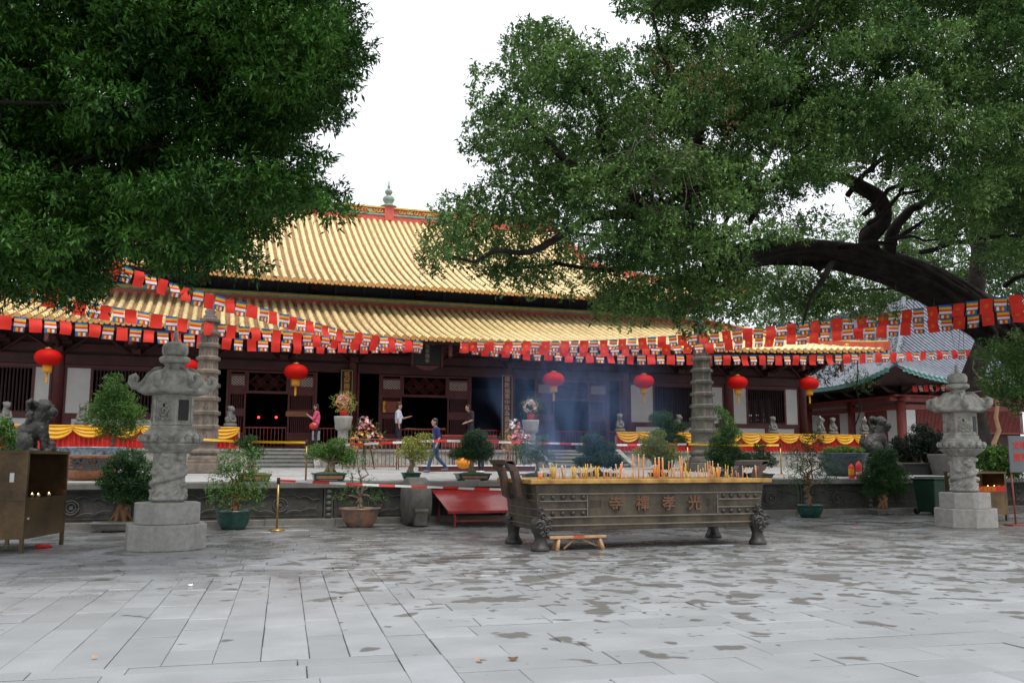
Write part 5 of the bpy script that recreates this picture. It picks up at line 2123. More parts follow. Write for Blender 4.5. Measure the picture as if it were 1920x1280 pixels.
for px_, lab, s0 in ((683, 'tiered stand of mixed lilies and white blooms behind the metal barrier at left', 4), (965, 'stand of pink lilies and yellow flowers behind the metal barrier at right', 5)):
    q = at(px_, 850, Y=30.5)
    f = thing('flower_stand', lab, 'flowers', (q.x, 30.5, tz(30.5)), 0, 'tall flower stands before the hall')
    m = MB()
    for a, b in ((-.35, 0), (.35, 0), (0, -.2), (0, .25)):
        m.tube([(a, b, 0), (a * .5, b * .5, .85)], .02, 6)
    m.build('stand', M_BLACK, f)
    m = MB()
    for (c, r, n, pal) in (((-.3, -.1, .85), .22, 30, (2, 2, 1)), ((0, 0, 1.25), .36, 60, (0, 3, 0, 1)), ((.35, -.05, .95), .3, 40, (0, 1, 3)), ((-.1, -.1, 1.0), .3, 45, (1, 2, 0)), ((.0, .05, 1.55), .2, 24, (3, 3, 0))):
        bouquet(m, c, r, pal, n, s0 + n)
    m.build('blossoms', [M_PINK, M_ORA, M_YPET, M_WPET], f)
    P_, D_ = crown_leaves([((0, 0, 1.1), (.4, .25, .42)), ((.3, 0, .9), (.3, .2, .25)), ((-.3, 0, .85), (.25, .2, .2))], 120, 5, .2, shell=.5)
    obj('greenery', leaf_mesh('greenery', P_, D_, .14, .025, L_BON), f, kind='stuff')

# metal crowd barriers
for k, (xa, xb) in enumerate(((640, 745), (745, 850), (850, 955), (955, 1010))):
    A, B = at(xa, 880, Y=29.8), at(xb, 880, Y=29.8)
    bb = thing('crowd_barrier', 'dull red metal crowd barrier, %s in the row behind the bonsai' % ('leftmost', 'second from left', 'third from left', 'rightmost')[k], 'barrier', (A.x, 29.8, tz(29.8)), 0, 'metal crowd barriers')
    w = B.x - A.x
    m = MB()
    for z in (.12, 1.0):
        m.tube([(.03, 0, z), (w - .03, 0, z)], .018, 6)
    for x in (.03, w - .03):
        m.tube([(x, 0, 0), (x, 0, 1.0)], .018, 6)
    m.build('frame', M_REDW, bb)
    m = MB()
    nb = max(2, int(w / .13))
    for i in range(1, nb):
        m.tube([(w * i / nb, 0, .12), (w * i / nb, 0, 1.0)], .009, 5)
    m.build('uprights', M_REDW, bb)
o = thing('low_platform', 'low white-topped red platform on the terrace behind the walking man', 'platform', tuple(at(895, 884, Y=28.6)[:2]) + (tz(28.6),))
MB().b2(-1.9, 1.9, -.3, .3, 0, .16).build('base', M_WOOD, o)
MB().b2(-1.95, 1.95, -.34, .34, .163, .2).build('top', M_TAPEW, o)

# offering table in front of the central doorway
q = at(880, 841, Y=33.4)
t = thing('offering_table', 'low red offering table in front of the central doorway', 'table', (q.x, 33.6, FZ))
MB().b2(-1.1, 1.1, -.25, .25, .5, .56).build('table_top', M_REDP, t, .01)
MB().b2(-1.1, 1.1, -.252, -.24, .1, .5).build('front_cloth', M_WOOD, t)
for x in (-1, 1):
    MB().b2(x - .04, x + .04, -.2, .2, 0, .5).build('leg', M_WOOD, t)
# orange ball ornament
q = at(869, 868, Y=26.5)
o = MB().lathe([(.02, -.17), (.14, -.14), (.22, 0), (.16, .13), (.02, .16)], 32, lobes=16, amp=.08)
o = o.build('paper_lantern', mat('orange_paper', (.85, .16, .02), .6, .2, 6, trans=.2, col2=(.8, .38, .02)))
o.location = q
tag(o, 'small orange paper lantern hanging beside the dark cloud-pruned bonsai', 'lantern')


# ================================================================== STANCHIONS AND TAPES
def stanchion(X, Y, z, h, lab, two=False):
    s = thing('belt_post', lab, 'barrier post', (X, Y, z), 0, 'brass belt barrier posts')
    MB().lathe([(.17, 0), (.17, .015), (.05, .035), (.025, .05)], 24).build('base', M_BRASS, s)
    MB().lathe([(.022, .04), (.022, h - .12)], 12).build('pole', M_BRASS, s)
    MB().lathe([(.03, h - .12), (.036, h - .1), (.036, h), (.03, h + .01)], 12).build('belt_head', M_BLACK, s)
    return Vector((X, Y, z + h - .05))


q = at(519, 994, Z=0)
h1 = stanchion(q.x, q.y, 0, 1.13, 'brass belt post standing on the courtyard paving beside the green pot')
q = at(573, 903, Y=TY + .35)
h2 = stanchion(q.x, TY + .35, TZ, 1.0, 'brass belt post on the terrace edge left of the small bonsai tray')
q = at(1290, 880, Y=26)
h3 = stanchion(q.x, 26, tz(26), 1.0, 'olive brass belt post beside the right pagoda')
q = at(1465, 890, Y=25)
h4 = stanchion(q.x, 25, tz(25), 1.0, 'brass belt post right of the burner in front of the swags')


def tape(pts, w, mats, lab, name, cat, stripe=0):
    pts = [Vector(p) for p in pts]
    m = MB()
    # resample
    L = [0]
    for a, b in zip(pts[:-1], pts[1:]):
        L.append(L[-1] + (b - a).length)
    n = max(2, int(L[-1] / (stripe or .4)))
    rs = []
    for i in range(n + 1):
        s = L[-1] * i / n
        for k in range(len(pts) - 1):
            if s <= L[k + 1] + 1e-6:
                rs.append(pts[k] + (pts[k + 1] - pts[k]) * ((s - L[k]) / max(1e-6, L[k + 1] - L[k])))
                break
    for i in range(len(rs) - 1):
        a, b = rs[i], rs[i + 1]
        tw0, tw1 = .25 * math.sin(i * .7), .25 * math.sin((i + 1) * .7)
        m.add([a + Vector((0, tw0 * w, -w / 2)), b + Vector((0, tw1 * w, -w / 2)), b + Vector((0, -tw1 * w, w / 2)), a + Vector((0, -tw0 * w, w / 2)),
               a + Vector((0, tw0 * w + .003, -w / 2)), b + Vector((0, tw1 * w + .003, -w / 2)), b + Vector((0, -tw1 * w + .003, w / 2)), a + Vector((0, -tw0 * w + .003, w / 2))],
              [(0, 1, 2, 3), (7, 6, 5, 4)], i % 2 if stripe else 0)
    return tag(m.build(name, mats), lab, cat)


def droop(a, b, s, n=8):
    a, b = Vector(a), Vector(b)
    return [a.lerp(b, i / n) - Vector((0, 0, s * 4 * (i / n) * (1 - i / n))) for i in range(n + 1)]


tape(droop(h1, at(975, 918, Y=20.3), .02), .05, [M_TAPER, M_TAPEW], 'red and white striped tape from the courtyard post to the burner', 'barrier_tape', 'tape', .35)
tape(droop(at(600, 836, Y=24), at(830, 826, Y=24.6), -.01) + droop(at(830, 826, Y=24.6), at(1170, 834, Y=25.5), .0) + [h3], .06, [M_TAPER, M_TAPEW], 'long red and white tape across the terrace behind the bonsai', 'barrier_tape', 'tape', .4)
tape(droop(h2, at(372, 823, Y=23), .02), .055, [M_TAPEY], 'yellow belt from the terrace post behind the left stone lantern', 'yellow_belt', 'belt')
tape(droop(h3, h4, .02), .06, [M_TAPEY], 'yellow belt between the two posts beside the right pagoda', 'yellow_belt', 'belt')
a_, b_ = at(760, 803, Y=WY + .5), at(835, 803, Y=WY + .5)
tape(droop(a_, b_, .03), .05, [M_TAPEY], 'thin yellow belt across the dark central doorway', 'yellow_belt', 'belt')


# ================================================================== POTTED PLANTS
def gnarl(m, p0, p1, r0, r1, seed, wob=.12, n=7, mi=0):
    rr = random.Random(seed)
    p0, p1 = Vector(p0), Vector(p1)
    L = (p1 - p0).length
    pts = []
    for i in range(n + 1):
        t = i / n
        o = Vector((rr.uniform(-1, 1), rr.uniform(-1, 1), rr.uniform(-.3, .3))) * wob * L * math.sin(math.pi * t)
        pts.append(p0.lerp(p1, t) + o)
    m.tube(pts, [r0 + (r1 - r0) * (i / n) for i in range(n + 1)], 8, mi)
    return pts


def potted(lab, px_, base_px, Y, z, pot, potw, poth, pads, leafm, leaf, bark=M_BARKP, trunk_r=.06, dens=260, per=5, seed=1, cat='bonsai', potm=None, multi=1, sprig=.09, name='potted_bonsai', up=.35, group=None):
    """pads: foliage pads (x pixel, y pixel, rx pixels, ry pixels) seen at depth Y"""
    base = at(px_, base_px, Y=Y)
    r = thing(name, lab, cat, (base.x, Y, z), 0, group or 'potted trees around the courtyard')
    if pot == 'tray':
        m = MB()
        w, d, h = potw, potw * .55, poth
        m.add([(-w * .44, -d * .44, .04), (w * .44, -d * .44, .04), (w * .44, d * .44, .04), (-w * .44, d * .44, .04), (-w / 2, -d / 2, h), (w / 2, -d / 2, h), (w / 2, d / 2, h), (-w / 2, d / 2, h)],
              [(3, 2, 1, 0), (0, 1, 5, 4), (1, 2, 6, 5), (2, 3, 7, 6), (3, 0, 4, 7), (4, 5, 6, 7)])
        m.b2(-w * .52, w * .52, -d * .53, d * .53, h - .035, h + .004)
        for a in (-1, 1):
            for b in (-1, 1):
                m.b2(a * w * .36 - .05, a * w * .36 + .05, b * d * .34 - .03, b * d * .34 + .03, 0, .042)
        m.build('tray', potm or M_POTG, r, .008)
        MB().add([(-w * .38, -d * .466, .075), (w * .38, -d * .466, .075), (w * .40, -d * .493, h - .06), (-w * .40, -d * .493, h - .06)], [(0, 1, 2, 3)]).build('painted_panel', potm if potm in (M_BLACK, M_PLANTER) else M_POTO, r)
        MB().ell((0, 0, h - .01), (w * .44, d * .42, .05), 16, 6).build('moss_mound', M_MOSS, r)
        topz = h + .02
    elif pot == 'round':
        rr = potw / 2
        MB().lathe([(rr * .55, 0), (rr * .62, .02), (rr * .8, poth * .35), (rr * .92, poth * .75), (rr * .95, poth * .9), (rr * 1.04, poth * .93), (rr * 1.04, poth), (rr * .92, poth), (rr * .88, poth * .85)], 32, cap=False).build('pot', potm or M_POTG, r)
        MB().lathe([(rr * .9, poth * .88), (rr * .5, poth * .95), (.01, poth * .97)], 24).build('soil', M_MOSS, r)
        topz = poth * .9
    else:
        topz = 0
    m = MB()
    cl = []
    ks = Y / F_PX * 1.03 * (1 / max(.2, (Vector(FW).y + (px_ - 960) / F_PX * RT.y)))
    ks = (at(px_, base_px, Y=Y) - Vector((0, 0, EYE))).dot(FW) / F_PX
    rr = random.Random(seed)
    pads3 = []
    for (ax, ay, rx, ry) in pads:
        c = at(ax, ay, Y=Y + rr.uniform(-.12, .12)) - Vector((base.x, Y, z))
        pads3.append((c, rx * ks, ry * ks))
    allc = sum((c for c, _, _ in pads3), Vector()) / len(pads3)
    mid = Vector((allc.x * .4, 0, topz + (allc.z - topz) * .55))
    for k in range(multi):
        off = Vector((rr.uniform(-1, 1) * .08 * (k > 0), 0, 0))
        gnarl(m, Vector((off.x, 0, topz - .08)), mid + off, trunk_r * (1 if k == 0 else .7), trunk_r * .6, seed + k, .1)
        for q in range(5):                          # root flare
            a = q * 1.257 + k
            m.tube([(off.x + math.cos(a) * trunk_r * 1.9, math.sin(a) * trunk_r * 1.9, topz - .03), (off.x + math.cos(a) * trunk_r * .8, math.sin(a) * trunk_r * .8, topz + trunk_r * 1.2), (off.x, 0, topz + trunk_r * 3)], [trunk_r * .35, trunk_r * .4, trunk_r * .3], 6)
    for i, (c, a, b) in enumerate(pads3):
        gnarl(m, mid if i % 2 else mid * .8 + Vector((0, 0, topz * .2)), c - Vector((0, 0, b * .3)), trunk_r * .5, trunk_r * .15, seed * 9 + i, .14)
    m.build('trunk', bark, r)
    for (c, a, b) in pads3:
        cl.append(((c.x, c.y, c.z), (a * .86, a * .75, b * (.72 if dens >= 200 else .95))))
    P_, D_ = crown_leaves(cl, dens * (2.6 if dens < 200 else (3.6 if dens < 380 else 6)), per + 1, sprig, shell=.35, up=up, droop=.1)
    obj('foliage', leaf_mesh('foliage', P_, D_, leaf, leaf * .45, leafm), r)
    return r


TE = TY + .3
# on the paving
potted('green round pot of airy light-leaved shrub in front of the terrace wall, left', 437, 990, 21.25, 0, 'round', .82, .42, [(420, 905, 30, 25), (455, 880, 28, 24), (478, 905, 28, 30), (410, 935, 24, 20), (440, 860, 22, 18), (470, 860, 16, 16), (455, 930, 26, 18), (440, 895, 30, 24), (478, 925, 18, 26), (425, 870, 20, 16)],
       L_BON, .06, M_BARKR, .07, 150, 5, 3, multi=3, sprig=.14)
potted('blue-rimmed terracotta pot of sparse upright bonsai behind the striped tape', 674, 988, 21.1, 0, 'round', .93, .44, [(660, 880, 16, 12), (690, 862, 14, 10), (652, 925, 24, 11), (705, 932, 22, 9), (668, 905, 14, 10), (690, 905, 15, 8), (675, 868, 10, 10), (668, 945, 14, 6)],
       L_BON, .045, M_BARKP, .06, 150, 5, 5, potm=mat('painted_pot', (.36, .17, .09), .3, .5, 4, col2=(.08, .09, .1)), sprig=.12)
potted('dark green round pot of spreading bonsai right of the burner', 1519, 968, 21.1, 0, 'round', .78, .34, [(1500, 850, 26, 18), (1540, 860, 24, 18), (1520, 830, 24, 18), (1490, 890, 22, 16), (1550, 890, 24, 16), (1520, 880, 26, 18), (1505, 915, 18, 10), (1530, 800 + 22, 18, 14), (1495, 868, 18, 12)],
       L_BOND, .05, M_BARKR, .055, 190, 5, 7, sprig=.1)
potted('dense dome-topped tiered bonsai with exposed roots right of the green pot', 1657, 966, 21.5, 0, 'tray', .75, .16, [(1652, 868, 32, 16), (1658, 852, 26, 12), (1630, 895, 22, 13), (1682, 893, 26, 15), (1655, 900, 40, 18), (1640, 920, 24, 12), (1680, 918, 28, 12), (1660, 880, 36, 14)],
       L_BOND, .042, M_BARKR, .07, 420, 6, 9, multi=3, potm=M_PLANTER, sprig=.07)
potted('large round-headed topiary bush in a low tray behind the left stone lantern', 228, 985, 21.4, 0, 'tray', 1.15, .2, [(238, 862, 38, 24), (222, 882, 34, 20), (262, 880, 30, 22), (240, 905, 52, 22), (205, 905, 26, 14), (272, 910, 26, 18), (235, 930, 42, 16), (262, 935, 30, 14)],
       L_BOND, .042, M_BARKR, .1, 420, 6, 11, multi=3, potm=M_PLANTER, sprig=.07)
# on the terrace edge
potted('small dark bonsai in a long tray behind the green pot shrub', 476, 900, TE, TZ, 'tray', .78, .2, [(455, 830, 18, 9), (478, 848, 18, 12), (462, 845, 14, 10), (470, 822, 12, 6)], L_BOND, .04, M_BARKP, .05, 420, 6, 13, potm=mat('olive_glaze', (.14, .13, .06), .4), sprig=.07)
potted('wide-headed green bonsai in a panelled tray beside the terrace belt post', 616, 903, TE, TZ, 'tray', .80, .21, [(602, 843, 26, 11), (632, 832, 18, 10), (645, 850, 22, 12), (590, 852, 16, 9), (618, 852, 26, 10), (652, 862, 16, 10), (636, 862, 16, 8)], L_BON, .045, M_BARKP, .07, 420, 6, 15, multi=2, sprig=.08)
potted('yellow-green bonsai in a round green pot above the drum stone', 771, 897, TE, TZ, 'round', .52, .22, [(775, 838, 26, 10), (795, 822, 18, 8), (757, 850, 18, 8), (785, 855, 20, 10), (800, 848, 14, 12), (770, 828, 18, 8)], L_BONY, .055, M_BARKP, .05, 300, 6, 17, multi=2, sprig=.09)
potted('dark cloud-pruned pine bonsai in a tray right of the walking man', 886, 903, TE, TZ, 'tray', .86, .19, [(890, 818, 22, 12), (896, 838, 28, 16), (872, 848, 22, 10), (855, 852, 14, 7), (908, 850, 18, 13), (888, 852, 26, 12), (880, 832, 16, 10)], L_BOND, .05, M_BARKP, .06, 480, 6, 19, multi=2, sprig=.08)
potted('loose green bonsai wrapped in blue smoke left of the burner sticks', 1008, 903, TE, TZ, 'tray', .8, .17, [(998, 838, 26, 10), (1020, 825, 16, 8), (975, 842, 16, 8), (1030, 860, 14, 10), (990, 858, 22, 10), (1015, 850, 20, 9)], L_BON, .05, M_BARKP, .05, 280, 6, 21, sprig=.09)
potted('broad dark pine bonsai in two tiers in the blue smoke', 1120, 898, TE + .5, TZ, 'tray', 1.0, .18, [(1110, 825, 22, 10), (1130, 838, 26, 9), (1105, 842, 24, 8), (1125, 862, 40, 11), (1150, 868, 20, 9), (1095, 866, 20, 8), (1122, 850, 28, 8)], L_BOND, .055, M_BARKP, .07, 400, 6, 23, sprig=.09)
potted('big pale yellow-green bonsai with drooping skirts behind the tall orange incense', 1235, 897, TE, TZ, 'round', .6, .2, [(1230, 815, 18, 9), (1225, 832, 28, 12), (1205, 848, 22, 9), (1245, 842, 24, 12), (1262, 855, 18, 9), (1232, 852, 30, 10), (1215, 828, 16, 8)], L_BONY, .055, M_BARKP, .06, 320, 6, 25, sprig=.09)
potted('dark irregular bonsai in front of the right pagoda', 1365, 897, TE + .6, TZ + .02, 'tray', .85, .17, [(1350, 830, 22, 14), (1365, 812, 16, 10), (1372, 850, 22, 14), (1340, 852, 20, 12), (1355, 868, 28, 9), (1378, 868, 14, 9)], L_BOND, .05, M_BARKP, .06, 380, 6, 27, sprig=.09)
potted('low dark bonsai beside the burner right ear', 1420, 893, TE + .4, TZ, 'tray', .85, .15, [(1405, 858, 26, 8), (1432, 852, 14, 7), (1425, 838, 12, 8), (1440, 866, 20, 8), (1412, 868, 24, 7)], L_BOND, .045, M_BARKP, .05, 380, 6, 29, sprig=.08)
# behind
potted('tall conical conifer growing above the lettered vat', 210, 842, 24, 1.75, 'none', .5, .2, [(213, 712, 14, 12), (213, 730, 24, 14), (200, 745, 24, 12), (230, 748, 26, 12), (190, 765, 26, 14), (222, 768, 40, 18), (245, 772, 24, 12), (180, 785, 26, 12), (215, 795, 40, 18), (250, 790, 24, 14), (200, 812, 20, 12), (235, 812, 24, 12), (212, 752, 30, 16)],
       L_BON, .05, M_BARKP, .05, 300, 6, 31, cat='tree', name='conifer', sprig=.12)
potted('round clipped dark bush on the terrace left of the right pagoda', 1243, 858, 29.5, tz(29.5), 'round', 1.0, .5, [(1240, 785, 24, 17), (1258, 800, 20, 12), (1245, 815, 26, 12), (1280, 800, 12, 8), (1265, 825, 24, 12)], L_BOND, .05, M_BARKP, .07, 420, 6, 33, sprig=.09)
potted('leafy green shrub right behind the right pagoda', 1362, 860, 29, tz(29), 'round', 1.0, .5, [(1362, 792, 16, 16), (1372, 812, 20, 16), (1350, 815, 20, 14), (1310, 790, 12, 20), (1355, 775, 10, 10), (1365, 835, 24, 14), (1345, 768, 8, 10)], L_BON, .06, M_BARKP, .05, 300, 6, 35, sprig=.1)
potted('dark glossy shrub in a black trough left of the right stone lantern', 1720, 905, 25, TZ, 'tray', 2.4, .45, [(1700, 835, 36, 18), (1735, 822, 34, 16), (1752, 848, 28, 20), (1715, 852, 40, 16), (1690, 858, 20, 12), (1770, 830, 14, 14), (1725, 805, 18, 9)], leafmat('black_green_leaf', (.018, .035, .02), (.01, .02, .012)), .08, M_BARKP, .07, 200, 6, 37, potm=M_BLACK, multi=3, cat='shrub', name='potted_shrub', sprig=.14)
potted('leafy green hedge plant behind the left candle cabinet', 25, 890, 20.6, .4, 'none', 1, .3, [(10, 862, 30, 14), (40, 865, 28, 12), (25, 880, 34, 14), (0, 885, 24, 14), (5, 820, 18, 24), (0, 800, 14, 14), (55, 880, 14, 10)], L_BON, .1, M_BARKP, .03, 240, 6, 39, cat='hedge', name='hedge_plant', sprig=.14)
potted('broad-leaved bright shrub behind the right candle cabinet', 1868, 900, 20.4, .5, 'none', 1, .3, [(1850, 858, 24, 12), (1880, 855, 28, 12), (1905, 870, 24, 14), (1860, 872, 26, 12), (1890, 880, 24, 14), (1925, 855, 22, 16)], L_BON, .12, M_BARKP, .03, 200, 6, 41, cat='shrub', name='broadleaf_shrub', sprig=.16)
potted('low flowering cover in the teal vat behind the extinguishers', 1582, 848, 24, 1.72, 'none', 1, .3, [(1560, 845, 16, 5), (1582, 844, 20, 6), (1605, 846, 16, 5)], L_BON, .05, M_BARKP, .02, 400, 6, 43, cat='plant', name='vat_plant', sprig=.08)


# ================================================================== PEOPLE
def person(lab, X, Y, z, yaw, H, pose, shirt, trouser, hair_long=False, bag=None, seed=0, shoe=M_BLACK):
    """local frame: +x is the way the figure faces, +y its left"""
    r = thing('person', lab, 'person', (X, Y, z), yaw)
    k = H / 1.7
    J = dict(head=(.03, 0, 1.58), neck=(0, 0, 1.42), chest=(0, 0, 1.25), waist=(0, 0, 1.02), hip=(0, 0, .92),
             sl=(0, .17, 1.37), sr=(0, -.17, 1.37), el=(0, .21, 1.1), er=(0, -.21, 1.1), wl=(.05, .2, .86), wr=(.05, -.2, .86),
             hl=(0, .09, .9), hr=(0, -.09, .9), kl=(.02, .1, .5), kr=(.02, -.1, .5), al=(0, .1, .09), ar=(0, -.1, .09))
    J.update(pose)
    V = {a: Vector(b) * k for a, b in J.items()}
    body = [(V['head'] + Vector((0, 0, .02)) * k, (.088 * k, .074 * k, .115 * k)), (V['head'] + Vector((.02, 0, -.06)) * k, (.06 * k, .055 * k, .06 * k)), (V['head'] + Vector((.088, 0, -.005)) * k, (.022 * k, .013 * k, .02 * k)),
            (V['head'] + Vector((-.01, .075, 0)) * k, (.02 * k, .012 * k, .03 * k)), (V['head'] + Vector((-.01, -.075, 0)) * k, (.02 * k, .012 * k, .03 * k)),
            (V['neck'] - Vector((0, 0, .05)) * k, .055 * k, V['head'] - Vector((.02, 0, .08)) * k, .048 * k),
            (V['chest'], .11 * k, V['waist'], .1 * k), (V['waist'], .1 * k, V['hip'], .11 * k), (V['sl'], .05 * k, V['sr'], .05 * k)]
    for s in 'lr':
        body += [(V['s' + s], .05 * k, V['e' + s], .04 * k), (V['e' + s], .04 * k, V['w' + s], .027 * k), (V['h' + s], .07 * k, V['k' + s], .05 * k), (V['k' + s], .045 * k, V['a' + s], .035 * k)]
        d = (V['w' + s] - V['e' + s]).normalized()
        side = d.cross(Vector((0, 0, 1)))
        side = side.normalized() if side.length > .1 else Vector((1, 0, 0))
        palm = V['w' + s] + d * .06 * k
        body.append((V['w' + s], .025 * k, palm, .03 * k))
        for f in range(4):
            b0 = palm + side * (f - 1.5) * .018 * k
            body.append((b0, .011 * k, b0 + d * (.065 + .01 * (1.5 - abs(f - 1.5))) * k, .009 * k))
        body.append((V['w' + s] + d * .02 * k, .012 * k, V['w' + s] + d * .06 * k + side * .05 * k, .01 * k))
    obj('body', sculpt(body, .0115, 1, 0, mats=M_SKIN), r)
    sh = [((V['chest'] + V['neck']) / 2, (.115 * k, .17 * k, .12 * k)), (V['chest'], .135 * k, V['waist'], .125 * k), (V['waist'] + Vector((0, .06, 0)) * k, .1 * k, V['hip'] + Vector((0, .05, 0)) * k, .1 * k),
          (V['waist'] - Vector((0, .06, 0)) * k, .1 * k, V['hip'] - Vector((0, .05, 0)) * k, .1 * k), (V['sl'], .065 * k, V['sr'], .065 * k)]
    for s in 'lr':
        sh.append((V['s' + s], .068 * k, V['s' + s].lerp(V['e' + s], .85), .056 * k))
    obj('shirt', sculpt(sh, .014, 2, .006, 9, shirt), r)
    tr = [(V['hip'] + Vector((0, .04, 0)) * k, .112 * k, V['hip'] - Vector((0, .04, 0)) * k, .112 * k)]
    for s in 'lr':
        tr += [(V['h' + s], .095 * k, V['k' + s], .065 * k), (V['k' + s], .065 * k, V['a' + s] + Vector((0, 0, .02)), .05 * k)]
    obj('trousers', sculpt(tr, .014, 2, .006, 9, trouser), r)
    hr_ = [(V['head'] + Vector((-.018, 0, .055)) * k, (.095 * k, .083 * k, .09 * k)), (V['head'] + Vector((-.05, 0, 0)) * k, (.065 * k, .078 * k, .1 * k))]
    if hair_long:
        hr_ += [(V['head'] + Vector((-.05, 0, -.08)) * k, (.07 * k, .085 * k, .1 * k))]
    obj('hair', sculpt(hr_, .01, 1, .006, 30, M_HAIR), r)
    for s in 'lr':
        a = V['a' + s]
        obj('shoe', sculpt([(a + Vector((-.03, 0, -.045)) * k, .042 * k, a + Vector((.14, 0, -.055)) * k, .033 * k)], .012, 1, 0, mats=shoe), r)
    if bag:
        bm, bp, bs = bag
        b = obj('bag', sculpt([(Vector(bp) * k, bs)], .014, 1, .01, 12, bm), r)
        MB().tube([Vector(bp) * k + Vector((0, 0, bs[2])), V['chest'] + Vector((.12, .0, .05)), V['sr'] + Vector((0, .1, .07)), V['chest'] + Vector((-.13, 0, -.1)), Vector(bp) * k + Vector((-.05, 0, bs[2]))], .01, 5).build('strap', bm, r)
    return r


C_NAVY = mat('navy_cotton', (.02, .028, .15), .8, .2, 8)
C_JEAN = mat('blue_denim', (.03, .075, .17), .85, .3, 14)
C_PINKC = mat('pink_knit', (.72, .1, .2), .85, .15, 10)
C_DARK = mat('dark_trousers', (.02, .022, .035), .85, .2, 8)
C_WHT = mat('pale_blue_shirt', (.6, .63, .75), .8, .1, 8)
C_BRN = mat('dark_brown_shirt', (.035, .022, .02), .85, .2, 8)
C_LBL = mat('light_blue_shirt', (.2, .35, .6), .85, .2, 8)
C_RBAG = mat('red_leather', (.5, .03, .03), .4, .2, 8)
q = at(817, 884, Y=27.2)
person('person in a navy T-shirt and jeans striding left across the terrace', q.x, 27.2, tz(27.2), R_(180), 1.66,
       dict(kl=(.16, .08, .52), al=(.27, .08, .11), kr=(-.06, -.08, .5), ar=(-.36, -.09, .16), el=(-.06, .2, 1.1), wl=(.03, .2, .88), er=(.04, -.2, 1.1), wr=(.12, -.2, .9), head=(.06, 0, 1.58)), C_NAVY, C_JEAN, shoe=mat('grey_shoe', (.12, .13, .15), .6))
q = at(592, 842, Y=32.6)
person('person in pink with a red shoulder bag, hands raised, by the left doorway', at(592, 842, Y=33.4).x, 33.4, FZ, R_(172), 1.62,
       dict(el=(.12, .17, 1.12), wl=(.3, .06, 1.26), er=(.12, -.17, 1.12), wr=(.3, -.03, 1.26)), C_PINKC, C_DARK, True, (C_RBAG, (.1, .24, .86), (.16, .07, .13)), shoe=M_TAPEW)
person('person in a pale blue shirt facing the central doorway with one hand out', at(746, 842, Y=33.4).x, 33.4, FZ, R_(-20), 1.72,
       dict(er=(.02, -.2, 1.1), wr=(.06, -.2, .86), el=(.12, .18, 1.14), wl=(.36, .16, 1.2)), C_WHT, C_DARK, seed=3)
person('person in a dark shirt with bowed head standing right of the central doorway', at(882, 846, Y=33.3).x, 33.3, FZ, R_(186), 1.74,
       dict(head=(.12, 0, 1.55), neck=(.05, 0, 1.42), wl=(.2, .1, 1.0), wr=(.2, -.1, 1.0)), C_BRN, C_DARK, bag=(mat('yellow_strap_bag', (.3, .2, .02), .5), (-.12, -.2, 1.0), (.07, .05, .1)))
q = at(902, 884, Y=27.4)
person('person in a light blue top mostly hidden behind the dark cloud-pruned bonsai', q.x, 27.4, tz(27.4), R_(200), 1.45,
       dict(head=(.2, 0, 1.46), neck=(.12, 0, 1.36), chest=(.06, 0, 1.2), wl=(.3, .1, .9), wr=(.3, -.1, .9)), C_LBL, C_DARK, shoe=M_TAPEW)
q = at(1836, 940, Y=18.6)
person('person in a bright pink sleeve reaching to the right candle cabinet behind the stone lantern', 17.75, 18.0, 0, R_(35), 1.45,
       dict(head=(.1, 0, 1.3), neck=(.05, 0, 1.18), chest=(.02, 0, 1.05), sl=(.02, .16, 1.14), sr=(.02, -.16, 1.14), el=(.18, .17, 1.0), wl=(.38, .15, 1.04), er=(.16, -.16, 1.0), wr=(.36, -.15, 1.05), waist=(-.02, 0, .85), hip=(-.05, 0, .75), hl=(-.05, .09, .74), hr=(-.05, -.09, .74), kl=(.05, .1, .42), kr=(.05, -.1, .42)), mat('hot_pink', (.75, .04, .16), .7), C_DARK)

# ================================================================== BIG TREES
# --- left ficus
LT = thing('ficus_tree', 'huge dark green ficus whose crown fills the upper left of the courtyard', 'tree', (-7.5, 12, 0))
poly = [(-260, -260), (640, -260), (648, 0), (690, 60), (688, 140), (655, 200), (640, 235), (590, 268), (628, 300), (640, 345), (665, 395), (640, 425), (600, 412), (612, 455), (560, 435), (500, 445), (520, 505), (455, 520), (395, 535), (330, 540), (300, 520), (225, 500), (205, 555), (150, 592), (90, 585), (40, 600), (-20, 575), (-260, 585)]
cl = clumps_from(poly, 62, 12.2, 1.2, 52, .36, holes=[(560, 235, 16, 12), (165, 175, 14, 12), (245, 385, 24, 18), (60, 385, 22, 16), (385, 315, 12, 10), (460, 370, 14, 10)])
cl += clumps_from(poly, 80, 14.6, .9, 56, .42, keep=.95, holes=[(560, 235, 20, 16), (245, 385, 26, 20), (60, 385, 26, 20), (440, 475, 60, 30)])
P_, D_ = crown_leaves(cl, 330, 11, .2, shell=.35, up=.25, droop=.12)
P_ -= np.array([-7.5, 12, 0])
obj('crown', leaf_mesh('crown', P_, D_, .1, .036, L_LEFT), LT)
m = MB()
gnarl(m, (0, 0, -.1), (.4, .3, 4.5), .55, .42, 5, .05, 8)
hub = Vector((.4, .3, 4.4))
rr = random.Random(8)
for i, (c, rd) in enumerate(cl):
    if i % 11 == 0:
        c2_ = Vector(c) - Vector((-7.5, 12, 0))
        gnarl(m, hub + Vector((0, 1.2, rr.uniform(-.5, .6))), c2_ + Vector((0, .5, 0)), .07, .01, i, .09, 12)
m.build('trunk', M_BARK, LT)

# --- right banyan: arching trunk
RT_ = thing('banyan_tree', 'old banyan with a thick ropy trunk arching over the courtyard from the right', 'tree', tuple(at(2150, 962, Z=0)))
B0 = Vector(RT_.location)


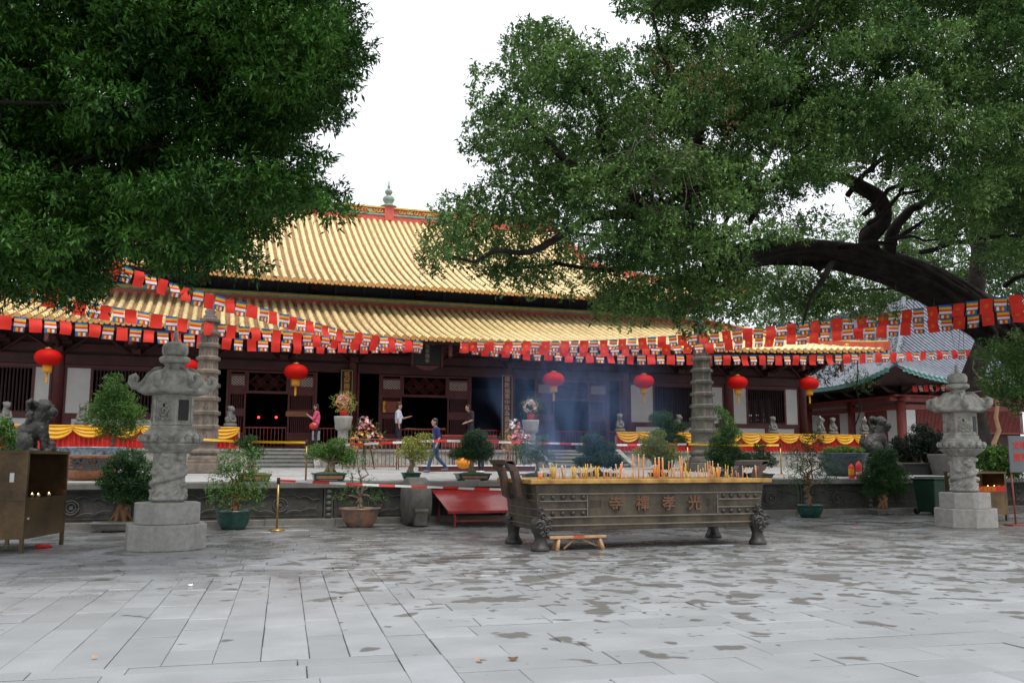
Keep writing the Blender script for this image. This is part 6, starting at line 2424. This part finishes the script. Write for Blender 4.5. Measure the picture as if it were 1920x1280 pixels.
def rope(m, pts, radii, strands, seed, n=40):
    """a trunk of fused aerial roots: a core and strands wound loosely around it"""
    pts = [Vector(p) for p in pts]
    dense, rad = [], []
    for i in range(len(pts) - 1):
        p0, p1, p2, p3 = pts[max(i - 1, 0)], pts[i], pts[i + 1], pts[min(i + 2, len(pts) - 1)]
        for k in range(8):
            t = k / 8
            dense.append(.5 * ((2 * p1) + (p2 - p0) * t + (2 * p0 - 5 * p1 + 4 * p2 - p3) * t * t + (3 * p1 - p0 - 3 * p2 + p3) * t ** 3))
            rad.append(radii[i] + (radii[i + 1] - radii[i]) * t)
    dense.append(pts[-1])
    rad.append(radii[-1])
    m.tube(dense, [r * .86 for r in rad], 16)
    rr = random.Random(seed)
    for s in range(strands):
        a0 = rr.uniform(0, 6.28)
        tw = rr.uniform(-.05, .05)
        q, qr = [], []
        i0, i1 = sorted((rr.randrange(0, len(dense)), rr.randrange(0, len(dense))))
        if i1 - i0 < 8:
            i0, i1 = max(0, i0 - 8), min(len(dense) - 1, i1 + 8)
        for i in range(i0, i1 + 1):
            d = (dense[min(i + 1, len(dense) - 1)] - dense[max(i - 1, 0)]).normalized()
            u = d.cross(Vector((0, 0, 1))).normalized()
            w = d.cross(u)
            a = a0 + tw * i + .25 * math.sin(i * .31 + s)
            q.append(dense[i] + (u * math.cos(a) + w * math.sin(a)) * rad[i] * .84)
            e = min(1, (i - i0 + 1) / 5, (i1 - i + 1) / 5)
            qr.append(rad[i] * rr.uniform(.17, .2) * (.4 + .6 * e))
        m.tube(q, qr, 7)
    return dense, rad


def W(x, y, D):
    return at(x, y, D=D) - B0


m = MB()
main, mr_ = rope(m, [Vector((0, 0, -.2)), W(2080, 860, 26.8), W(2000, 740, 26.6), W(1925, 655, 26.4), W(1840, 590, 26), W(1740, 532, 25.4), W(1640, 495, 24.6), W(1540, 476, 23.6), W(1440, 472, 22.4), W(1370, 490, 21.2), W(1325, 505, 20.5)],
                 [1.1, .95, .85, .74, .66, .54, .44, .36, .34, .34, .18], 46, 4)
for pts, rad, st_n in (([W(1400, 482, 21.6), W(1340, 470, 20), W(1295, 440, 19.5), W(1250, 415, 19), W(1180, 400, 18.4), W(1100, 410, 17.8)], [.3, .27, .22, .18, .14, .08], 8),
                       ([W(1648, 490, 24.5), W(1625, 450, 24.4), W(1655, 415, 24.2), W(1650, 375, 24), W(1615, 350, 23.7), W(1570, 330, 23.2), W(1500, 325, 22.6)], [.3, .26, .25, .23, .2, .14, .07], 6),
                       ([W(1668, 495, 24.6), W(1672, 440, 24.6), W(1705, 395, 24.6), W(1728, 385, 24.6), W(1760, 350, 24.5)], [.22, .18, .13, .09, .04], 3),
                       
                       ([W(1250, 415, 19), W(1170, 350, 18.5), W(1130, 270, 18), W(1130, 215, 17.8), W(1118, 186, 17.7), W(1090, 165, 17.5), W(1060, 150, 17.3), W(1020, 110, 17)], [.16, .13, .1, .1, .09, .075, .05, .02], 0),
                       ([W(1500, 325, 22.6), W(1480, 240, 20.6), W(1500, 160, 20.3), W(1490, 150, 20.2), W(1440, 155, 20)], [.12, .1, .08, .06, .04], 0),
                       ([W(1295, 440, 19.5), W(1290, 330, 19), W(1310, 230, 18.8), W(1290, 130, 18.5)], [.14, .1, .08, .03], 0),
                       ([W(1180, 400, 18.4), W(1060, 300, 17.8), W(1010, 245, 17.5), W(985, 220, 17.3)], [.12, .09, .06, .03], 0),
                       ([W(1100, 410, 17.8), W(1000, 470, 17.4), W(930, 470, 17.1), W(890, 490, 17), W(850, 480, 16.8)], [.1, .07, .05, .04, .02], 0),
                       ([W(1560, 490, 23.8), W(1545, 520, 21.2), W(1520, 560, 21), W(1505, 610, 20.8)], [.12, .08, .05, .02], 0)):
    rope(m, pts, rad, st_n, len(pts))
m.build('trunk', M_BARK, RT_)
m = MB()                                          # hanging roots and bare twigs
rr = random.Random(21)
for k in range(26):
    i = rr.randrange(26, len(main) - 2)
    p = main[i] + Vector((rr.uniform(-.3, .3), rr.uniform(-.3, .3), -mr_[i] * .7))
    ln = rr.uniform(.3, 1.2)
    m.tube([p, p + Vector((rr.uniform(-.1, .1), 0, -ln * .5)), p + Vector((rr.uniform(-.15, .15), 0, -ln))], [.014, .01, .005], 4)
for k in range(34):
    p = W(rr.uniform(1180, 1330), rr.uniform(260, 360), 16.6)
    q_ = p
    pts = [p]
    d = Vector((rr.uniform(-1, .3), -.1, rr.uniform(-.7, .5))).normalized()
    for j in range(6):
        d = (d + Vector((rr.uniform(-.4, .4), rr.uniform(-.2, .2), rr.uniform(-.4, .4)))).normalized()
        pts.append(pts[-1] + d * .17)
    m.tube(pts, [.009, .008, .007, .006, .005, .004, .002], 4)
m.build('hanging_roots', mat('grey_twig', (.1, .085, .065), .9), RT_, kind='stuff')
poly1 = [(1150, -200), (1145, 0), (1180, 40), (1230, 55), (1180, 90), (1150, 85), (1120, 60), (1075, 55), (1060, 10), (1010, 20), (980, 45), (930, 35), (925, 75), (885, 90), (895, 130), (950, 150), (880, 165), (885, 210), (865, 240), (870, 330), (895, 350), (870, 370), (820, 375), (832, 420), (800, 460), (788, 500), (830, 520),
         (850, 505), (905, 500), (930, 530), (985, 545), (1040, 520), (1120, 540), (1120, 600), (1160, 605), (1220, 590), (1280, 620), (1330, 620), (1370, 560), (1400, 520), (1420, 470), (1600, 440), (1620, 330), (1720, 360), (1740, 420), (1800, 480), (1830, 500), (2100, 520), (2100, -200)]
hl = [(1130, 215, 26, 34), (1325, 250, 26, 18), (1345, 380, 16, 12), (1660, 110, 18, 14), (1560, 245, 20, 12), (1635, 400, 34, 34), (1460, 395, 26, 18), (1130, 195, 22, 26), (1570, 330, 40, 18), (1310, 65, 18, 22), (1640, 320, 26, 16), (1700, 395, 30, 22), (1170, 155, 16, 14), (1060, 240, 16, 10), (1220, 320, 14, 10), (1400, 165, 16, 12), (1430, 330, 18, 12), (1540, 90, 14, 10), (1760, 200, 14, 12), (1700, 30, 16, 10), (1880, 300, 16, 14), (930, 300, 10, 8), (1110, 420, 12, 10), (1480, 20, 14, 10), (1005, 100, 0.1, 0.1), (1270, 255, 12, 10)]
clr = clumps_from(poly1, 64, 18.4, 1.5, 45, .46, holes=hl, slope=lambda x, y: (x - 1350) / 400 * .9, minr=11)
clr += clumps_from(poly1, 66, 21.5, 1.0, 56, .62, holes=hl + [(950, 440, 90, 60), (1080, 520, 80, 40)], slope=lambda x, y: (x - 1350) / 400 * .9, keep=.72, minr=20)
poly2 = [(1350, 520), (1430, 505), (1480, 515), (1540, 515), (1600, 530), (1690, 560), (1730, 590), (1640, 600), (1560, 600), (1490, 600), (1420, 570), (1350, 560)]
clr += clumps_from(poly2, 30, 22.6, 1.0, 30, .7, keep=.98)
poly3 = [(1840, 640), (1990, 600), (1990, 780), (1900, 775), (1850, 740), (1835, 700)]
clr += clumps_from(poly3, 36, 23.8, .6, 30, .7, keep=.95)
for (x, y, r_) in ((940, 470, 26), (905, 500, 22), (960, 520, 30), (1005, 525, 30), (1060, 540, 20), (1150, 585, 28), (1200, 595, 22), (1290, 600, 26), (1330, 610, 16), (880, 420, 28), (1250, 560, 36), (1320, 560, 30), (1190, 560, 30), (1370, 575, 30), (1402, 556, 24), (1352, 598, 20), (1395, 590, 18), (850, 400, 30), (828, 440, 28), (815, 488, 26), (860, 470, 30), (885, 380, 26), (870, 440, 30), (900, 150, 22), (905, 200, 22)):
    c = at(x, y, D=18.4)
    k = r_ * 18.4 / F_PX
    clr.append(((c.x, c.y, c.z), (k * 1.1, k * 1.1, k * .8)))
P_, D_ = crown_leaves(clr, 178, 10, .19, shell=.35, up=.35, droop=.12)
print('leaves', len(P_))
P_ -= np.array(B0)
obj('crown', leaf_mesh('crown', P_, D_, .095, .046, L_RIGHT), RT_)
cd_ = []
for (x, y, r_) in ((1340, 150, 26), (1325, 190, 30), (1350, 220, 22), (1310, 130, 22), (1240, 120, 18)):
    c = at(x, y, D=17.0)
    k = r_ * 17 / F_PX
    cd_.append(((c.x, c.y, c.z), (k, k, k)))
P_, D_ = crown_leaves(cd_, 60, 8, .2, shell=.3)
P_ -= np.array(B0)
obj('dry_leaves', leaf_mesh('dry_leaves', P_, D_, .08, .03, L_DEAD), RT_)
m = MB()
for i, (c, rd) in enumerate(clr):
    if i % 12 == 0:
        v = Vector(c) - B0
        near = min(main[20:], key=lambda p: (p - v).length)
        gnarl(m, near.lerp(v, .3), v, .07, .012, i, .1, 8)
m.build('twigs', M_BARK, RT_, kind='stuff')

# --- upright tree behind the banyan on the right
def bg_tree(lab, px_, Y, hpx, poly, leafm, leaf, dens, D0, name='tree', bark=M_BARK, tr=.3, step=60, rp=42, grp='trees beyond the courtyard', keep=.85, per=8, lean=0, base_z=0):
    b = at(px_, 860, Y=Y)
    t = thing(name, lab, 'tree', (b.x, Y, base_z), 0, grp)
    o = Vector((b.x, Y, base_z))
    cl = clumps_from(poly, step, D0, D0 * .05, rp, .7, keep=keep)
    P_, D_ = crown_leaves(cl, dens * 2.6, per, leaf * 2.2, shell=.3, up=.3, droop=.15)
    P_ -= np.array(o)
    obj('crown', leaf_mesh('crown', P_, D_, leaf, leaf * .45, leafm), t)
    m = MB()
    top = at(px_ + lean, hpx, Y=Y) - o
    tp = gnarl(m, (0, 0, -.2), top, tr, tr * .5, 3, .03, 8)
    for i, (c, _) in enumerate(cl):
        if i % 3 == 0:
            gnarl(m, top * rnd.uniform(.7, 1), Vector(c) - o, tr * .25, tr * .05, i, .1, 6)
    m.build('trunk', bark, t)
    return t


bg_tree('dark upright tree with a straight trunk behind the banyan arch at right', 1840, 30, 330, [(1720, 380), (1800, 420), (1850, 520), (1990, 620), (2050, 300), (1900, 200), (1750, 300)], L_FARD, .12, 26, 31, tr=.55)
bg_tree('slim pale leaning tree behind the right stone lantern', 1865, 27, 715, [(1790, 690), (1840, 650), (1930, 660), (1930, 740), (1880, 760), (1850, 730)], L_BON, .1, 60, 27, bark=mat('straw_bark', (.34, .2, .1), .8, .3, 10), tr=.11, step=36, rp=24, lean=8, base_z=1)
bg_tree('broad mid-green tree mass directly behind the banyan arch', 1700, 48, 430, [(1400, 640), (1380, 560), (1440, 490), (1560, 440), (1620, 330), (1760, 340), (1900, 350), (2100, 400), (2100, 720), (1900, 700), (1780, 620), (1600, 640)], L_FAR, .22, 9, 56, tr=.4, step=56, rp=44)
bg_tree('dark leafy tree hanging in front of the side hall roof behind the flags', 1610, 34.2, 640, [(1500, 620), (1690, 600), (1700, 640), (1660, 690), (1640, 730), (1600, 745), (1540, 720), (1490, 700), (1500, 650)], L_FARD, .11, 26, 43.5, tr=.04, step=30, rp=20, keep=.7, base_z=1)
bg_tree('pale feathery tree far behind the hall corner', 1470, 70, 520, [(1330, 610), (1330, 540), (1400, 460), (1470, 440), (1560, 470), (1590, 560), (1570, 610)], L_FAR, .3, 3.2, 72, tr=.3, step=40, rp=26, bark=M_BARKP)
bg_tree('olive tree far behind the side hall roof', 1640, 75, 540, [(1560, 600), (1540, 520), (1600, 450), (1700, 430), (1760, 480), (1790, 600), (1750, 640), (1620, 640)], L_FAR, .3, 4.5, 78, tr=.4, step=44, rp=30)
bg_tree('bushy far tree above the hall ridge end', 1240, 80, 500, [(1190, 520), (1220, 460), (1290, 450), (1330, 520), (1320, 560), (1200, 560)], L_FAR, .3, 4, 82, tr=.4, step=40, rp=28)
bg_tree('dark far tree at the right edge beyond the side hall', 1960, 70, 560, [(1780, 640), (1790, 520), (1860, 450), (2050, 430), (2120, 560), (2100, 700), (1850, 700)], L_FARD, .3, 5, 74, tr=.5, step=60, rp=42)
bg_tree('tall dark tree beyond the left end of the hall', -140, 40, 480, [(-300, 700), (-320, 400), (-150, 300), (-30, 380), (-20, 560), (-60, 700)], L_FARD, .2, 8, 42, tr=.4)
bg_tree('dark round tree outside the right edge near the candle cabinet', 2080, 33, 640, [(1975, 800), (1960, 640), (2040, 560), (2180, 600), (2200, 820)], L_FARD, .16, 16, 33, tr=.3)

# ================================================================== SMALL LITTER
def leaf_litter(px_, py_, mt, sz, lab):
    q = at(px_, py_, Z=.006)
    m = MB()
    m.grid(lambda u, v: ((u - .5) * sz * (1 - abs(2 * v - 1) ** 2 * .8), (v - .5) * sz * .6, .012 + .03 * sz * 8 * (u - .5) ** 2 + .01 * math.sin(v * 5)), 5, 5)
    o = m.build('fallen_leaf', mt)
    o.location = q
    o.rotation_euler.z = rnd.uniform(0, 6)
    tag(o, lab, 'leaf', 'fallen leaves on the paving')


leaf_litter(899, 1240, M_ORA, .07, 'bright orange fallen leaf on the paving at bottom centre')
leaf_litter(962, 1237, mat('brown_leaf', (.12, .07, .04), .8), .08, 'curled brown fallen leaf on the paving right of the orange one')
leaf_litter(357, 1098, M_TAPEW, .06, 'small white scrap on the paving left of centre')
leaf_litter(1602, 990, M_PINK, .09, 'pink petal on the wet paving far right')
leaf_litter(1513, 988, M_MOSS, .09, 'green leaf on the wet paving behind the burner')
leaf_litter(178, 1234, M_REDB, .05, 'tan fallen leaf on the paving at bottom left')
leaf_litter(640, 1121, mat('brown_leaf', (.12, .07, .04), .8), .06, 'dark curled leaf on a stain left of centre')

# ================================================================== INCENSE SMOKE
def smoke(c, s, dens, seed, lab, lean=0.0):
    m = MB()
    m.ell((0, 0, 0), (s[0], s[1], s[2]), 20, 14)
    mt = bpy.data.materials.new('blue_smoke')
    mt.use_nodes = True
    t = mt.node_tree
    t.nodes.clear()
    o = N(t, 'ShaderNodeOutputMaterial')
    pv = N(t, 'ShaderNodeVolumePrincipled')
    pv.inputs['Color'].default_value = (.36, .56, 1.0, 1)
    pv.inputs['Anisotropy'].default_value = .1
    tc = N(t, 'ShaderNodeTexCoord')
    nz = N(t, 'ShaderNodeTexNoise')
    nz.inputs['Scale'].default_value = .9
    nz.inputs['Detail'].default_value = 4
    nz.inputs['Distortion'].default_value = 2.2
    mp = N(t, 'ShaderNodeMapping')
    mp.inputs['Location'].default_value = (seed, seed * 2, 0)
    mp.inputs['Scale'].default_value = (1.2, 1, .6)
    t.links.new(tc.outputs['Object'], mp.inputs[0])
    t.links.new(mp.outputs[0], nz.inputs['Vector'])
    r1 = N(t, 'ShaderNodeMapRange')
    r1.inputs[1].default_value, r1.inputs[2].default_value = .42, .68
    t.links.new(nz.outputs[0], r1.inputs[0])
    dv = N(t, 'ShaderNodeVectorMath', operation='DIVIDE')
    dv.inputs[1].default_value = s
    t.links.new(tc.outputs['Object'], dv.inputs[0])
    ln = N(t, 'ShaderNodeVectorMath', operation='LENGTH')
    t.links.new(dv.outputs[0], ln.inputs[0])
    r2 = N(t, 'ShaderNodeMapRange')
    r2.inputs[1].default_value, r2.inputs[2].default_value = 1.0, .1
    t.links.new(ln.outputs['Value'], r2.inputs[0])
    mu = N(t, 'ShaderNodeMath', operation='MULTIPLY')
    sq = N(t, 'ShaderNodeMath', operation='POWER')
    sq.inputs[1].default_value = 2.0
    t.links.new(r2.outputs[0], sq.inputs[0])
    t.links.new(r1.outputs[0], mu.inputs[0])
    t.links.new(sq.outputs[0], mu.inputs[1])
    m2 = N(t, 'ShaderNodeMath', operation='MULTIPLY')
    m2.inputs[1].default_value = dens
    t.links.new(mu.outputs[0], m2.inputs[0])
    t.links.new(m2.outputs[0], pv.inputs['Density'])
    t.links.new(pv.outputs[0], o.inputs['Volume'])
    ob = m.build('incense_smoke', mt, kind='stuff')
    ob.location = c
    ob['label'] = lab
    return ob


smoke(at(1080, 760, Y=20.5), (3.5, 1.9, 2.6), .55, 3, 'thin blue incense smoke drifting over the burner')
smoke(at(1015, 820, Y=17.8), (.95, .6, 1.4), 2.0, 9, 'denser blue incense smoke rising at the left of the burner')
